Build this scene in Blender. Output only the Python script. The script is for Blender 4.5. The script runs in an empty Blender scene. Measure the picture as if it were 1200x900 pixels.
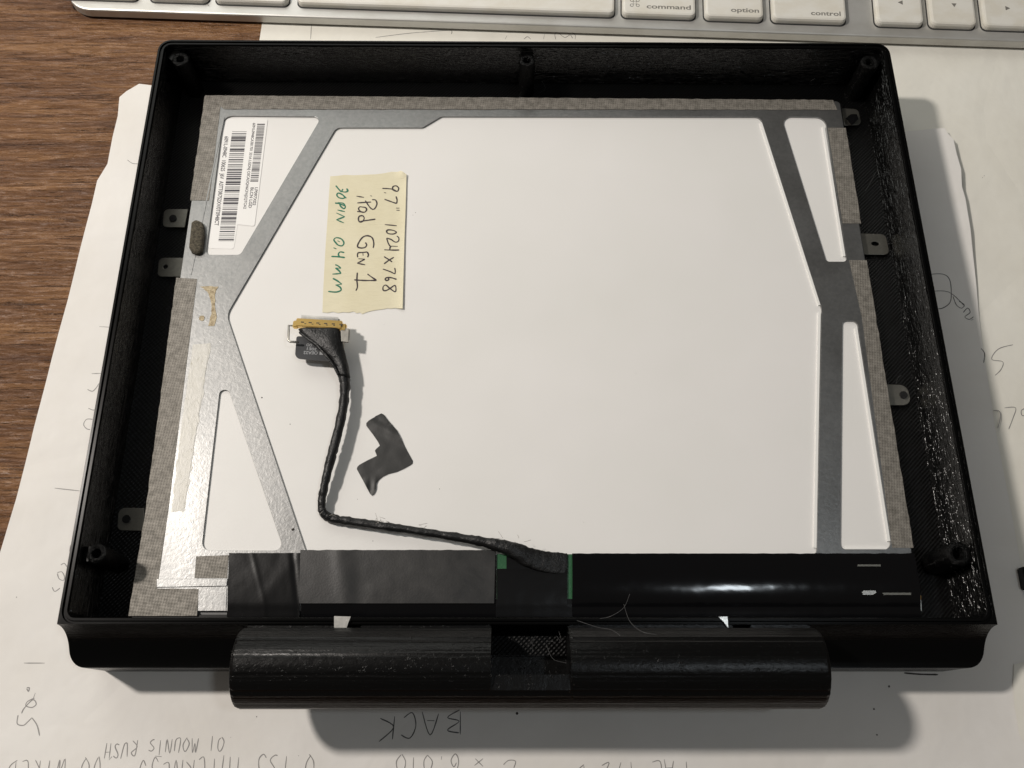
import bpy, bmesh, math, random
from mathutils import Vector, Matrix, Euler
import mathutils.noise as mn
random.seed(7)
MM = 0.001
# ---------------------------------------------------------------- camera, light, exposure
scene = bpy.context.scene
COL = scene.collection
CAM_F, CAM_P, CAM_R = 1055.0, Vector((-5.988, -111.262, 257.064)), (0.366232, -0.0075386, -0.000333)
cd = bpy.data.cameras.new('camera'); cam = bpy.data.objects.new('camera', cd); COL.objects.link(cam)
cam.location = CAM_P * MM; cam.rotation_euler = CAM_R
cd.sensor_fit = 'HORIZONTAL'; cd.sensor_width = 36.0; cd.lens = 36.0 * CAM_F / 1200.0
cd.clip_start = 0.01; cd.clip_end = 20.0
cd.dof.use_dof = False
scene.camera = cam
world = bpy.data.worlds.new('World'); scene.world = world; world.use_nodes = True
bg = world.node_tree.nodes['Background']; bg.inputs[0].default_value = (0.95, 0.88, 0.80, 1); bg.inputs[1].default_value = 0.105
scene.view_settings.view_transform = 'Standard'; scene.view_settings.look = 'None'
scene.view_settings.exposure = 0.0; scene.view_settings.gamma = 1.0
scene.render.engine = 'CYCLES'

def area(name, loc, target, sx, sy, power, color, shape='RECTANGLE'):
    ld = bpy.data.lights.new(name, 'AREA'); ld.shape = shape; ld.size = sx * MM
    if shape in ('RECTANGLE', 'ELLIPSE'): ld.size_y = sy * MM
    ld.energy = power; ld.color = color
    o = bpy.data.objects.new(name, ld); COL.objects.link(o)
    o.location = Vector(loc) * MM
    o.rotation_euler = (Vector(target) - Vector(loc)).to_track_quat('-Z', 'Y').to_euler()
    return o
KEY = area('desk_lamp_light', (-470, 110, 600), (0, 0, 0), 54, 54, 4.3, (1.0, 0.93, 0.86), 'DISK')
FILL = area('monitor_light', (-190, 440, 340), (0, 60, 0), 560, 300, 1.0, (1.0, 1.0, 0.94))
CEIL = area('ceiling_lamp_light', (236, -110, 760), (0, 0, 0), 55, 55, .48, (0.86, 0.94, 1.0), 'DISK')

# ---------------------------------------------------------------- helpers
_R = Euler(CAM_R, 'XYZ').to_matrix()
def U(u, v, z):
    """the point of the horizontal plane at height z (mm) measured at pixel (u, v) of the 1200x900 photograph"""
    d = _R @ Vector(((u - 600) / CAM_F, -(v - 450) / CAM_F, -1))
    t = (z - CAM_P.z) / d.z
    p = CAM_P + d * t
    return (p.x, p.y)
def US(pts, z): return [U(u, v, z) for u, v in pts]

def tag(o, label=None, cat=None, group=None, kind=None):
    if label: o['label'] = label
    if cat: o['category'] = cat
    if group: o['group'] = group
    if kind: o['kind'] = kind
    return o
def root(name, loc, label, cat, group=None):
    o = bpy.data.objects.new(name, None); COL.objects.link(o); o.empty_display_size = .01
    o.location = Vector(loc) * MM; o['loc_mm'] = loc
    return tag(o, label, cat, group)
def base_of(parent):
    b = Vector((0, 0, 0)); p = parent
    while p is not None:
        if 'loc_mm' in p: b += Vector(p['loc_mm'])
        p = p.parent
    return b
def link(name, me, mat, parent=None, smooth=False):
    if mat and not me.materials: me.materials.append(mat)
    if smooth is not None:
        for p in me.polygons: p.use_smooth = smooth
    o = bpy.data.objects.new(name, me); COL.objects.link(o)
    if parent: o.parent = parent
    return o
def mk(name, V, F, mat, parent=None, smooth=False):
    b = base_of(parent)
    me = bpy.data.meshes.new(name)
    me.from_pydata([tuple((Vector(v) - b) * MM) for v in V], [], F); me.validate(); me.update()
    return link(name, me, mat, parent, smooth)
def mk_bm(name, bm, mat, parent=None, smooth=False):
    b = base_of(parent)
    bmesh.ops.recalc_face_normals(bm, faces=bm.faces[:])
    for v in bm.verts: v.co = (v.co - b) * MM
    me = bpy.data.meshes.new(name); bm.to_mesh(me); bm.free()
    return link(name, me, mat, parent, smooth)
def fillet(pts, r, n=6):
    N = len(pts); out = []
    for i in range(N):
        rr = r[i] if isinstance(r, (list, tuple)) else r
        p = Vector(pts[i]); a = Vector(pts[i - 1]) - p; b = Vector(pts[(i + 1) % N]) - p
        if rr <= 0: out.append(tuple(p)); continue
        la, lb = a.length, b.length; a.normalize(); b.normalize()
        ang = a.angle(b); t = min(rr / math.tan(ang / 2), la * .48, lb * .48); rr2 = t * math.tan(ang / 2)
        c = p + (a + b).normalized() * (rr2 / math.sin(ang / 2))
        s = p + a * t - c; e = p + b * t - c
        a0 = math.atan2(s.y, s.x); a1 = math.atan2(e.y, e.x); d = (a1 - a0 + math.pi) % (2 * math.pi) - math.pi
        for k in range(n + 1):
            q = a0 + d * k / n; out.append((c.x + rr2 * math.cos(q), c.y + rr2 * math.sin(q)))
    return out
def plate(name, outer, holes, z0, z1, mat, parent=None, bevel=0.0):
    cu = bpy.data.curves.new(name, 'CURVE'); cu.dimensions = '2D'; cu.fill_mode = 'BOTH'
    b = base_of(parent)
    for poly in [outer] + list(holes):
        sp = cu.splines.new('POLY'); sp.points.add(len(poly) - 1); sp.use_cyclic_u = True
        for i, p in enumerate(poly): sp.points[i].co = ((p[0] - b.x), (p[1] - b.y), 0, 1)
    cu.extrude = (z1 - z0) / 2 - bevel; cu.bevel_depth = bevel; cu.bevel_resolution = 1; cu.offset = -bevel
    o = bpy.data.objects.new(name, cu); COL.objects.link(o)
    dg = bpy.context.evaluated_depsgraph_get(); dg.update()
    me = bpy.data.meshes.new_from_object(o.evaluated_get(dg))
    bpy.data.objects.remove(o); bpy.data.curves.remove(cu)
    zc = (z0 + z1) / 2 - b.z
    me.transform(Matrix.Translation((0, 0, zc))); me.transform(Matrix.Scale(MM, 4))
    me.name = name; me.materials.clear()
    return link(name, me, mat, parent, False)
def box(name, x0, x1, y0, y1, z0, z1, mat, parent=None, bev=0.0, rot=0.0, seg=2):
    bm = bmesh.new(); bmesh.ops.create_cube(bm, size=1)
    for v in bm.verts: v.co = Vector((v.co.x * (x1 - x0), v.co.y * (y1 - y0), v.co.z * (z1 - z0)))
    if bev: bmesh.ops.bevel(bm, geom=bm.edges[:], offset=bev, segments=seg, affect='EDGES')
    bmesh.ops.rotate(bm, verts=bm.verts, cent=(0, 0, 0), matrix=Matrix.Rotation(rot, 3, 'Z'))
    bmesh.ops.translate(bm, verts=bm.verts, vec=((x0 + x1) / 2, (y0 + y1) / 2, (z0 + z1) / 2))
    return mk_bm(name, bm, mat, parent, False)
def tube(name, pts, rad, mat, parent=None, n=12, flat=None, noise=0.0, closed=False):
    """pts 3D mm; rad number or list; flat: list of vertical squash factors; tube follows the path with a horizontal side axis"""
    V, F = [], []; N = len(pts); P = [Vector(p) for p in pts]
    for i in range(N):
        if closed: t = P[(i + 1) % N] - P[i - 1]
        else: t = P[min(i + 1, N - 1)] - P[max(i - 1, 0)]
        t.normalize(); s = t.cross(Vector((0, 0, 1)))
        if s.length < 1e-3: s = t.cross(Vector((0, 1, 0)))
        s.normalize(); u = s.cross(t)
        r = rad[i] if isinstance(rad, (list, tuple)) else rad; fl = flat[i] if flat else 1.0
        for k in range(n):
            a = 2 * math.pi * k / n; q = P[i] + s * (math.cos(a) * r) + u * (math.sin(a) * r * fl)
            if noise:
                m = mn.noise(q * .9) * noise + mn.noise(q * 2.7) * noise * .5
                q += (s * math.cos(a) + u * math.sin(a)) * m
            V.append(q)
    rings = N if closed else N - 1
    for i in range(rings):
        for k in range(n):
            F.append((i * n + k, i * n + (k + 1) % n, ((i + 1) % N) * n + (k + 1) % n, ((i + 1) % N) * n + k))
    if not closed: F.append(tuple(range(n))[::-1]); F.append(tuple((N - 1) * n + k for k in range(n)))
    return mk(name, V, F, mat, parent, True)
def catmull(P, seg=8):
    P = [Vector(p) for p in P]; out = []
    for i in range(len(P) - 1):
        a, b, c, d = P[max(i - 1, 0)], P[i], P[i + 1], P[min(i + 2, len(P) - 1)]
        for k in range(seg):
            t = k / seg
            out.append(.5 * ((2 * b) + (c - a) * t + (2 * a - 5 * b + 4 * c - d) * t * t + (3 * b - a - 3 * c + d) * t ** 3))
    out.append(P[-1]); return out
def ribbons(name, strokes, w, zf, mat, parent, smooth_pts=True, th=0.03, taper=True):
    """flat ink or pencil strokes lying on a surface: a very thin raised ribbon"""
    V, F = [], []
    for st in strokes:
        P = [Vector((x, y, 0)) for x, y in st]
        if len(P) > 2 and smooth_pts: P = catmull(P, 5)
        Q = [P[0]]
        for p in P[1:]:
            L = (p - Q[-1]).length; k = max(1, int(L / 1.2)); a = Q[-1]
            for j in range(1, k + 1): Q.append(a.lerp(p, j / k))
        Q = [q for i, q in enumerate(Q) if i == 0 or (q - Q[i - 1]).length > 1e-4]
        if len(Q) < 2: continue
        n0 = len(V)
        for i, q in enumerate(Q):
            t = (Q[min(i + 1, len(Q) - 1)] - Q[max(i - 1, 0)]); t.normalize(); s = Vector((-t.y, t.x, 0))
            ww = w / 2 * (.8 + .35 * mn.noise(q * .7 + Vector((w, 3, 1))))
            if taper and (i == 0 or i == len(Q) - 1): ww *= .55
            for sg in (-1, 1):
                r = q + s * sg * ww; V.append((r.x, r.y, zf(r.x, r.y) + th))
        for i in range(len(Q) - 1): F.append((n0 + 2 * i, n0 + 2 * i + 2, n0 + 2 * i + 3, n0 + 2 * i + 1))
    return mk(name, V, F, mat, parent, False)
def sheet(name, poly, zf, cell, mat, parent=None, thick=0.0, smooth=True):
    """a polygon cut on a grid and laid on the height function zf"""
    bm = bmesh.new(); vs = [bm.verts.new((x, y, 0)) for x, y in poly]
    bm.faces.new(vs)
    xs = [p[0] for p in poly]; ys = [p[1] for p in poly]
    for ax, lo, hi in ((0, min(xs), max(xs)), (1, min(ys), max(ys))):
        c = math.floor(lo / cell) * cell + cell
        while c < hi:
            co = (c, 0, 0) if ax == 0 else (0, c, 0); no = (1, 0, 0) if ax == 0 else (0, 1, 0)
            bmesh.ops.bisect_plane(bm, geom=bm.verts[:] + bm.edges[:] + bm.faces[:], plane_co=co, plane_no=no, dist=1e-5)
            c += cell
    bmesh.ops.triangulate(bm, faces=[f for f in bm.faces if len(f.verts) > 4])
    for v in bm.verts: v.co.z = zf(v.co.x, v.co.y)
    bmesh.ops.recalc_face_normals(bm, faces=bm.faces[:])
    if sum(f.normal.z for f in bm.faces) < 0: bmesh.ops.reverse_faces(bm, faces=bm.faces[:])
    if thick:
        top = bm.faces[:]
        r = bmesh.ops.extrude_face_region(bm, geom=top)
        nv = [g for g in r['geom'] if isinstance(g, bmesh.types.BMVert)]
        for v in nv: v.co.z += thick
        for f in top:
            pass
    return mk_bm(name, bm, mat, parent, smooth if not thick else False)
def text_mesh(name, s, A, B, h, z, mat, parent, squeeze=True):
    """flat printed text running from A to B (mm, on the surface at height z), capital height h"""
    cu = bpy.data.curves.new(name, 'FONT'); cu.body = s; cu.size = 1.0; cu.offset = .018
    o = bpy.data.objects.new(name, cu); COL.objects.link(o)
    dg = bpy.context.evaluated_depsgraph_get(); dg.update()
    me = bpy.data.meshes.new_from_object(o.evaluated_get(dg)); bpy.data.objects.remove(o); bpy.data.curves.remove(cu)
    xs = [v.co.x for v in me.vertices]
    A, B = Vector(A), Vector(B); L = (B - A).length
    sx = L / (max(xs) - min(xs)); sy = h / .7; x0 = min(xs)
    d = (B - A).normalized(); n = Vector((-d.y, d.x)); b = base_of(parent)
    for v in me.vertices:
        q = A + d * ((v.co.x - x0) * sx) + n * (v.co.y * sy)
        v.co = ((q.x - b.x) * MM, (q.y - b.y) * MM, (z - b.z) * MM)
    me.name = name; me.materials.clear()
    return link(name, me, mat, parent, False)

# ---------------------------------------------------------------- materials
class N:
    def __init__(s, name, base=(.5, .5, .5), rough=.5, metal=0.0, spec=.5):
        s.m = bpy.data.materials.new(name); s.m.use_nodes = True; s.t = s.m.node_tree; s.b = s.t.nodes['Principled BSDF']
        s.b.inputs['Base Color'].default_value = (*base, 1); s.b.inputs['Roughness'].default_value = rough
        s.b.inputs['Metallic'].default_value = metal; s.b.inputs['Specular IOR Level'].default_value = spec
        s._co = None; s.last = None
    def co(s, sc=(1, 1, 1), rot=(0, 0, 0), loc=(0, 0, 0)):
        if s._co is None: s._co = s.t.nodes.new('ShaderNodeTexCoord')
        m = s.t.nodes.new('ShaderNodeMapping'); m.inputs['Scale'].default_value = [c * 1000 for c in sc]; m.inputs['Rotation'].default_value = rot
        m.inputs['Location'].default_value = loc
        s.t.links.new(s._co.outputs['Object'], m.inputs[0]); return m.outputs[0]
    def noise(s, vec, scale, detail=3, rough=.55, dist=0):
        n = s.t.nodes.new('ShaderNodeTexNoise'); n.inputs['Scale'].default_value = scale; n.inputs['Detail'].default_value = detail
        n.inputs['Roughness'].default_value = rough; n.inputs['Distortion'].default_value = dist
        s.t.links.new(vec, n.inputs['Vector']); return n.outputs[0]
    def wave(s, vec, scale, dist=0, direction='X', prof='SIN'):
        n = s.t.nodes.new('ShaderNodeTexWave'); n.inputs['Scale'].default_value = scale; n.inputs['Distortion'].default_value = dist
        n.bands_direction = direction; n.wave_profile = prof; s.t.links.new(vec, n.inputs['Vector']); return n.outputs['Fac']
    def voro(s, vec, scale, feat='F1'):
        n = s.t.nodes.new('ShaderNodeTexVoronoi'); n.inputs['Scale'].default_value = scale; n.feature = feat
        s.t.links.new(vec, n.inputs['Vector']); return n.outputs['Distance']
    def ramp(s, fac, stops):
        r = s.t.nodes.new('ShaderNodeValToRGB'); e = r.color_ramp.elements
        while len(e) < len(stops): e.new(.5)
        for i, (p, c) in enumerate(stops):
            e[i].position = p; e[i].color = (*c, 1) if isinstance(c, tuple) else (c, c, c, 1)
        s.t.links.new(fac, r.inputs[0]); return r.outputs[0]
    def mix(s, fac, a, b, mode='MIX'):
        m = s.t.nodes.new('ShaderNodeMix'); m.data_type = 'RGBA'; m.blend_type = mode
        for val, k in ((fac, 0), (a, 6), (b, 7)):
            if hasattr(val, 'is_linked'): s.t.links.new(val, m.inputs[k])
            else: m.inputs[k].default_value = val if k == 0 else (*val, 1)
        return m.outputs[2]
    def math(s, op, a, b=0.5):
        m = s.t.nodes.new('ShaderNodeMath'); m.operation = op
        for k, val in enumerate((a, b)):
            if hasattr(val, 'is_linked'): s.t.links.new(val, m.inputs[k])
            else: m.inputs[k].default_value = val
        return m.outputs[0]
    def set(s, **k):
        for n, v in k.items(): s.t.links.new(v, s.b.inputs[{'color': 'Base Color', 'rough': 'Roughness', 'metal': 'Metallic', 'alpha': 'Alpha'}[n]])
    def bump(s, h, strength, dist_mm):
        b = s.t.nodes.new('ShaderNodeBump'); b.inputs['Strength'].default_value = strength; b.inputs['Distance'].default_value = dist_mm * MM
        s.t.links.new(h, b.inputs['Height'])
        if s.last is not None: s.t.links.new(s.last, b.inputs['Normal'])
        s.last = b.outputs[0]; s.t.links.new(b.outputs[0], s.b.inputs['Normal'])

M = {}
# dark oak laminate: grain along x
w = N('oak_wood', rough=.42, spec=.55)
g1 = w.noise(w.co((.012, .20, 1), rot=(0, 0, .035)), 1.0, 8, .68, .7)
g2 = w.noise(w.co((.05, .9, 1), rot=(0, 0, .035)), 1.0, 4, .6, .9)
g3 = w.noise(w.co((.09, 1.9, 1), rot=(0, 0, .035), loc=(4, 2, 0)), 1.0, 4, .6, .5)
c = w.ramp(g1, [(.3, (.085, .031, .010)), (.5, (.180, .080, .028)), (.7, (.34, .175, .072))])
c2 = w.ramp(g3, [(.32, (.42, .34, .28)), (.5, (1, 1, 1))])
c = w.mix(.8, c, c2, 'MULTIPLY')
pores = w.ramp(g2, [(.31, 0.0), (.42, 1.0)])
c = w.mix(.75, c, w.ramp(g2, [(.30, (.30, .22, .17)), (.40, (1, 1, 1))]), 'MULTIPLY')
w.set(color=c, rough=w.ramp(g1, [(.3, .46), (.7, .36)]))
w.bump(pores, .9, .35); w.bump(g3, .6, .22); w.bump(w.noise(w.co((.16, .6, 1)), 1.0, 5, .65, 1.8), 1.0, .9)
M['wood'] = w.m
# paper
def paper(name, base, seed):
    p = N(name, base, .8, spec=.25)
    n1 = p.noise(p.co((.03, .03, .03), loc=(seed, 0, 0)), 1, 4, .6); n2 = p.noise(p.co((1.3, 1.3, 1.3)), 1, 2)
    p.set(color=p.mix(1.0, tuple(base), p.ramp(n1, [(.3, (.94, .93, .91)), (.7, (1, 1, 1))]), 'MULTIPLY'))
    p.bump(n2, .15, .06); p.bump(p.noise(p.co((.035, .035, .035), loc=(0, seed, 0)), 1, 4, .5, 0), .55, 2.0)
    cr = p.voro(p.co((.018, .018, .018), loc=(seed, seed, 0)), 1, 'DISTANCE_TO_EDGE'); p.bump(p.ramp(cr, [(0.0, 0.0), (.06, 1.0)]), .25, .35)
    return p.m
M['paper'] = paper('paper_white', (.80, .78, .75), 3); M['paper2'] = paper('paper_cream', (.82, .80, .73), 9)
M['pencil'] = N('pencil_graphite', (.26, .25, .24), .6).m
M['pencil_dark'] = N('pencil_dark', (.07, .07, .07), .6).m
# black printed plastic
def pla(name, kind):
    p = N(name, (.0018, .0018, .0018), .22, spec=.12)
    if kind in ('wall', 'barrel'):
        a = p.noise(p.co((.05, .05, 3.2)), 1, 2, .6)                 # layer lines: vary with height only
        b = p.noise(p.co((.45, .45, 2.6)), 1, 4, .7, .3)             # broken streaks
        s = p.noise(p.co((1.1, 1.1, 1.6), loc=(5, 5, 5)), 1, 3, .7)
        g = p.t.nodes.new('ShaderNodeNewGeometry'); sx = p.t.nodes.new('ShaderNodeSeparateXYZ'); p.t.links.new(g.outputs['True Normal'], sx.inputs[0])
        side = p.math('SUBTRACT', 1.0, p.math('ABSOLUTE', sx.outputs[2], 0)) if kind == 'wall' else None
        def mul(h): return p.math('MULTIPLY', h, side) if side is not None else h
        k = 1.0 if kind == 'wall' else .45
        p.bump(mul(a), .8 * k, .26); p.bump(mul(b), .9 * k, .26); p.bump(mul(p.ramp(s, [(.62, 0.0), (.8, 1.0)])), .9 * k, .26)
        if kind == 'barrel':
            p.b.inputs['Roughness'].default_value = .36; p.b.inputs['Specular IOR Level'].default_value = .22; p.b.inputs['Roughness'].default_value = .3
    if kind == 'floor':
        p.b.inputs['Specular IOR Level'].default_value = .32; p.b.inputs['Roughness'].default_value = .28
        a = p.wave(p.co((1, 1, 1), rot=(0, 0, .785)), .38, .6, 'X'); b = p.wave(p.co((1, 1, 1), rot=(0, 0, -.785)), .3, .8, 'X')
        p.bump(a, .55, .22); p.bump(b, .25, .15); p.bump(p.noise(p.co((.8, .8, .8)), 1, 3), .35, .15)
    return p
x = N('ridged_plastic', (.0012, .0012, .0012), .19, spec=.75); x.bump(x.noise(x.co((.45, .45, 1.9)), 1, 3, .6), 1.0, .28); x.bump(x.noise(x.co((.25, .25, 1.5), loc=(7, 1, 2)), 1, 2, .6), .8, .35); M['ridge'] = x.m
M['pla'] = pla('printed_plastic', 'wall').m; M['pla_barrel'] = pla('printed_plastic_barrel', 'barrel').m; M['pla_floor'] = pla('printed_plastic_floor', 'floor').m
x = pla('printed_plastic_notch', 'floor'); x.b.inputs['Specular IOR Level'].default_value = .1; x.b.inputs['Roughness'].default_value = .4; M['pla_notch'] = x.m
x = N('printed_string', (.08, .08, .08), .3); M['string'] = x.m
x = N('glint_blobs', (.006, .006, .006), .15, spec=.7); M['glint'] = x.m
x = N('rough_print_blobs', (.002, .002, .002), .24, spec=.15); x.bump(x.noise(x.co((1.8, 1.8, 1.8)), 1, 3, .7), 1.0, .5); M['blob'] = x.m
# metals
def steel(name, base, rough, mott=1.0, metal=.9):
    p = N(name, base, rough, metal)
    n = p.noise(p.co((.8, .8, .8)), 1, 4, .65, .4); n2 = p.noise(p.co((.05, .05, .05)), 1, 3)
    sc = p.noise(p.co((.25, 3.0, 1), rot=(0, 0, .5)), 1, 3, .7)
    p.set(color=p.mix(1.0, tuple(base), p.ramp(n, [(.3, (.80, .81, .82)), (.7, (1, 1, 1))]), 'MULTIPLY'),
          rough=p.ramp(n2, [(.3, rough - .07), (.7, rough + .08)]))
    p.bump(n, .30 * mott, .08); p.bump(sc, .12, .05)
    return p.m
M['frame'] = steel('zinc_steel', (.29, .29, .285), .40, 2.0); M['tab'] = steel('tab_steel', (.24, .23, .20), .42)
M['silver'] = steel('bright_steel', (.75, .74, .70), .3); M['bail'] = steel('bail_steel', (.42, .40, .36), .35)
x = N('gold_contacts', (.80, .56, .20), .28, 1.0); x.bump(x.noise(x.co((1.5, 1.5, 1.5)), 1, 2), .08, .1); M['gold'] = x.m
x = N('aluminium', (.60, .595, .57), .42, .55); x.bump(x.noise(x.co((2.2, 2.2, 2.2)), 1, 2), .15, .04)
x.set(color=x.mix(1.0, (.60, .595, .57), x.ramp(x.noise(x.co((.06, .12, .06)), 1, 4), [(.35, (.86, .85, .83)), (.6, (1, 1, 1))]), 'MULTIPLY')); M['alu'] = x.m
x = N('key_white', (.74, .72, .66), .45); x.set(color=x.mix(1.0, (.76, .74, .68), x.ramp(x.noise(x.co((.12, .2, .1)), 1, 4), [(.35, (.93, .91, .87)), (.6, (1, 1, 1))]), 'MULTIPLY')); M['key'] = x.m
M['legend'] = N('legend_grey', (.20, .19, .17), .5).m
x = N('key_gap_dark', (.03, .03, .03), .7); M['gap'] = x.m
x = N('reflector_white', (.80, .785, .765), .42, spec=.35)
x.set(color=x.mix(1.0, (.80, .785, .765), x.ramp(x.noise(x.co((.02, .02, .02)), 1, 3), [(.35, (.965, .97, .96)), (.65, (1, 1, 1))]), 'MULTIPLY'))
x.bump(x.noise(x.co((.04, .04, .04)), 1, 2), .25, .5); x.set(rough=x.ramp(x.noise(x.co((.03, .05, .03), loc=(3, 3, 0)), 1, 6, .7, 1.0), [(.35, .34), (.65, .52)])); M['white'] = x.m
M['white_edge'] = N('lit_plastic_edge', (.88, .87, .84), .4).m
x = N('sticker_white', (.83, .82, .80), .5); M['sticker'] = x.m
M['ink'] = N('label_ink', (.045, .04, .05), .5).m
M['marker'] = N('black_marker', (.030, .018, .022), .45).m; M['green_marker'] = N('green_marker', (.0, .15, .085), .45).m
# conductive cloth tape
x = N('conductive_cloth', (.23, .20, .17), .62, .25)
wa = x.wave(x.co((1, 1, 1), rot=(0, 0, .12)), .42, 1.5, 'X'); wb = x.wave(x.co((1, 1, 1), rot=(0, 0, .12)), .38, 1.5, 'Y'); wc = x.math('ADD', wa, wb)
n = x.noise(x.co((.5, .5, .5)), 1, 5, .7)
x.set(color=x.mix(1.0, x.mix(x.ramp(n, [(.35, 0.0), (.65, 1.0)]), (.15, .138, .118), (.29, .268, .235)), x.ramp(wc, [(.1, (.70, .70, .70)), (1.0, (1.0, 1.0, 1.0))]), 'MULTIPLY'))
x.bump(wc, .4, .08); x.bump(n, .6, .2); M['cloth'] = x.m
x = N('foam_brown', (.10, .085, .06), .95); n = x.noise(x.co((1.6, 1.6, 1.6)), 1, 4, .8)
x.set(color=x.ramp(n, [(.35, (.035, .03, .02)), (.65, (.19, .165, .12))])); x.bump(n, 1.0, .7); M['foam'] = x.m
x = N('glue_residue', (.42, .36, .22), .5); n = x.noise(x.co((1, 1, 1)), 1, 4, .7)
x.set(color=x.ramp(n, [(.35, (.25, .18, .09)), (.6, (.52, .43, .27))])); x.bump(n, .8, .3); M['glue'] = x.m
x = N('adhesive_film', (.5, .49, .45), .5, .3); n = x.voro(x.co((.55, .4, .5)), 1); n2 = x.noise(x.co((.7, .35, 1)), 1, 6, .7, 1.2)
x.bump(n2, .35, .25); x.set(color=x.ramp(n2, [(.30, (.24, .22, .17)), (.36, (.45, .44, .40)), (.6, (.50, .49, .46)), (.75, (.42, .41, .38))])); M['film'] = x.m
# masking tape
x = N('masking_tape', (.74, .69, .50), .65, spec=.3); n = x.noise(x.co((.35, 2.6, 1)), 1, 3, .6); n2 = x.noise(x.co((.12, .12, 1)), 1, 3)
x.set(color=x.mix(n2, (.68, .62, .43), (.79, .74, .56))); x.bump(n, .8, .16); M['mask'] = x.m
# black tapes
def blk(name, base, rough, b1, s1, b2=0.0):
    p = N(name, base, rough, spec=.25); p.bump(p.noise(p.co((s1, s1, s1)), 1, 4, .6, .5), b1, .35)
    if b2: p.bump(p.noise(p.co((1.6, 1.6, 1.6)), 1, 3), b2, .1)
    return p.m
M['tape_gloss'] = blk('gloss_black_tape', (.003, .003, .0035), .11, .16, .05)
M['tape_mid'] = blk('satin_black_tape', (.003, .003, .0033), .30, .10, .10, .12)
x = N('grey_black_tape', (.028, .027, .027), .42); n = x.noise(x.co((.12, .12, .12)), 1, 5, .7, .4)
x.set(color=x.ramp(n, [(.35, (.010, .010, .010)), (.65, (.026, .025, .024))])); x.bump(n, .10, .2); x.bump(x.noise(x.co((1.8, 1.8, 1.8)), 1, 3), .3, .08); M['tape_grey'] = x.m
x = N('scrap_cloth_tape', (.017, .017, .016), .5); x.bump(x.noise(x.co((1.5, 1.5, 1.5)), 1, 3), .25, .1); M['scrap'] = x.m
x = N('cable_wrap', (.006, .006, .006), .38, spec=.4); n = x.noise(x.co((.5, .5, .5)), 1, 4, .65, 1.0); x.bump(n, .6, .4)
x.bump(x.noise(x.co((2.2, 2.2, 2.2)), 1, 3), .5, .2); M['wrap'] = x.m
x = N('flex_tab', (.022, .024, .028), .4); M['flex'] = x.m
M['flex_ink'] = N('flex_ink', (.32, .33, .34), .5).m
x = N('green_circuit', (.022, .10, .04), .35); x.bump(x.noise(x.co((2, 2, 2)), 1, 2), .4, .15); M['pcb'] = x.m
M['lint'] = N('lint', (.35, .33, .30), .8).m
M['speck'] = N('dark_speck', (.03, .025, .02), .6).m
M['orange'] = N('amber_film', (.55, .30, .06), .3).m
M['inside'] = N('panel_side', (.12, .12, .12), .5, .5).m
M['screw'] = N('black_screw', (.03, .03, .03), .3, .7).m
M['sensor_black'] = N('black_satin', (.004, .004, .004), .4, spec=.2).m

# ---------------------------------------------------------------- table
box('table_top', -900, 900, -700, 900, -30, 0, M['wood'], None, 1.0)['kind'] = 'structure'

# ---------------------------------------------------------------- papers
def foot(x, y):      # 0 under the case (and keyboard), 1 well away from it
    dx = max(abs(x) - 121, 0); dy = max(-98 - y, y - 97, 0); d = math.hypot(dx, dy)
    k = max(0.0, min(1.0, d / 40)); return k * k * (3 - 2 * k)
def zA(x, y):
    f = foot(x, y); v = Vector((x / 55, y / 55, 1.3)); r = .30 + f * (.9 + 1.3 * mn.noise(v) + .5 * mn.noise(v * 2.3))
    e = x - (139.0 + (75 - y) * .06)                      # right edge lifts a little near its top corner
    if y > 10: r += max(0.0, min(1.0, (e + 12) / 14)) ** 2 * 1.7 * min(1, (y - 10) / 30)
    return max(r, .30)
def zB(x, y): return .10 + 0.0 * x
A_px = [(163, 98), (177, 99.5), (640, 125), (1060, 154), (1104, 154.5), (1107, 160), (1114, 168), (1118, 185), (1123, 202), (1124, 222), (1128, 236), (1134, 270), (1138, 300), (1143, 335), (1151, 400),
        (1166, 500), (1182, 590), (1200, 690), (1230, 860), (1260, 1010), (600, 1010), (-90, 1010), (-66, 900), (-32, 770), (0, 655), (20, 585), (40, 500), (61, 419), (80, 352), (97, 285), (108, 240), (114, 212), (126, 192),
        (132, 160), (138, 136), (140, 114), (148, 107)]
pA = root('paper_sheet', (*U(0, 800, 0), 0.1), 'large white paper with upside-down pencil notes, under the whole black case', 'paper', 'pencilled paper sheets under the case')
sheet('sheet', US(A_px, .6), zA, 5.0, M['paper'], pA)
pB = root('paper_sheet', (*U(1180, 250, 0), 0.1), 'white paper under the keyboard and right of the curled sheet edge', 'paper', 'pencilled paper sheets under the case')
sheet('sheet', [U(307, 28, .1), U(304, 47, .1), (-60, 60), (-40, -60), (240, -85), (235, 215), (-72, 190)], zB, 20.0, M['paper2'], pB)
pC = root('paper_sheet', (*U(1210, 820, 0), 0.9), 'bright curled paper edge in the lower right corner', 'paper', 'pencilled paper sheets under the case')
sheet('sheet', US([(1193, 778), (1192, 800), (1194, 828), (1199, 860), (1215, 890), (1300, 900), (1300, 770), (1230, 768)], 3.0),
      lambda x, y: zA(x, y) + .35, 4.0, M['paper2'], pC)

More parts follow.
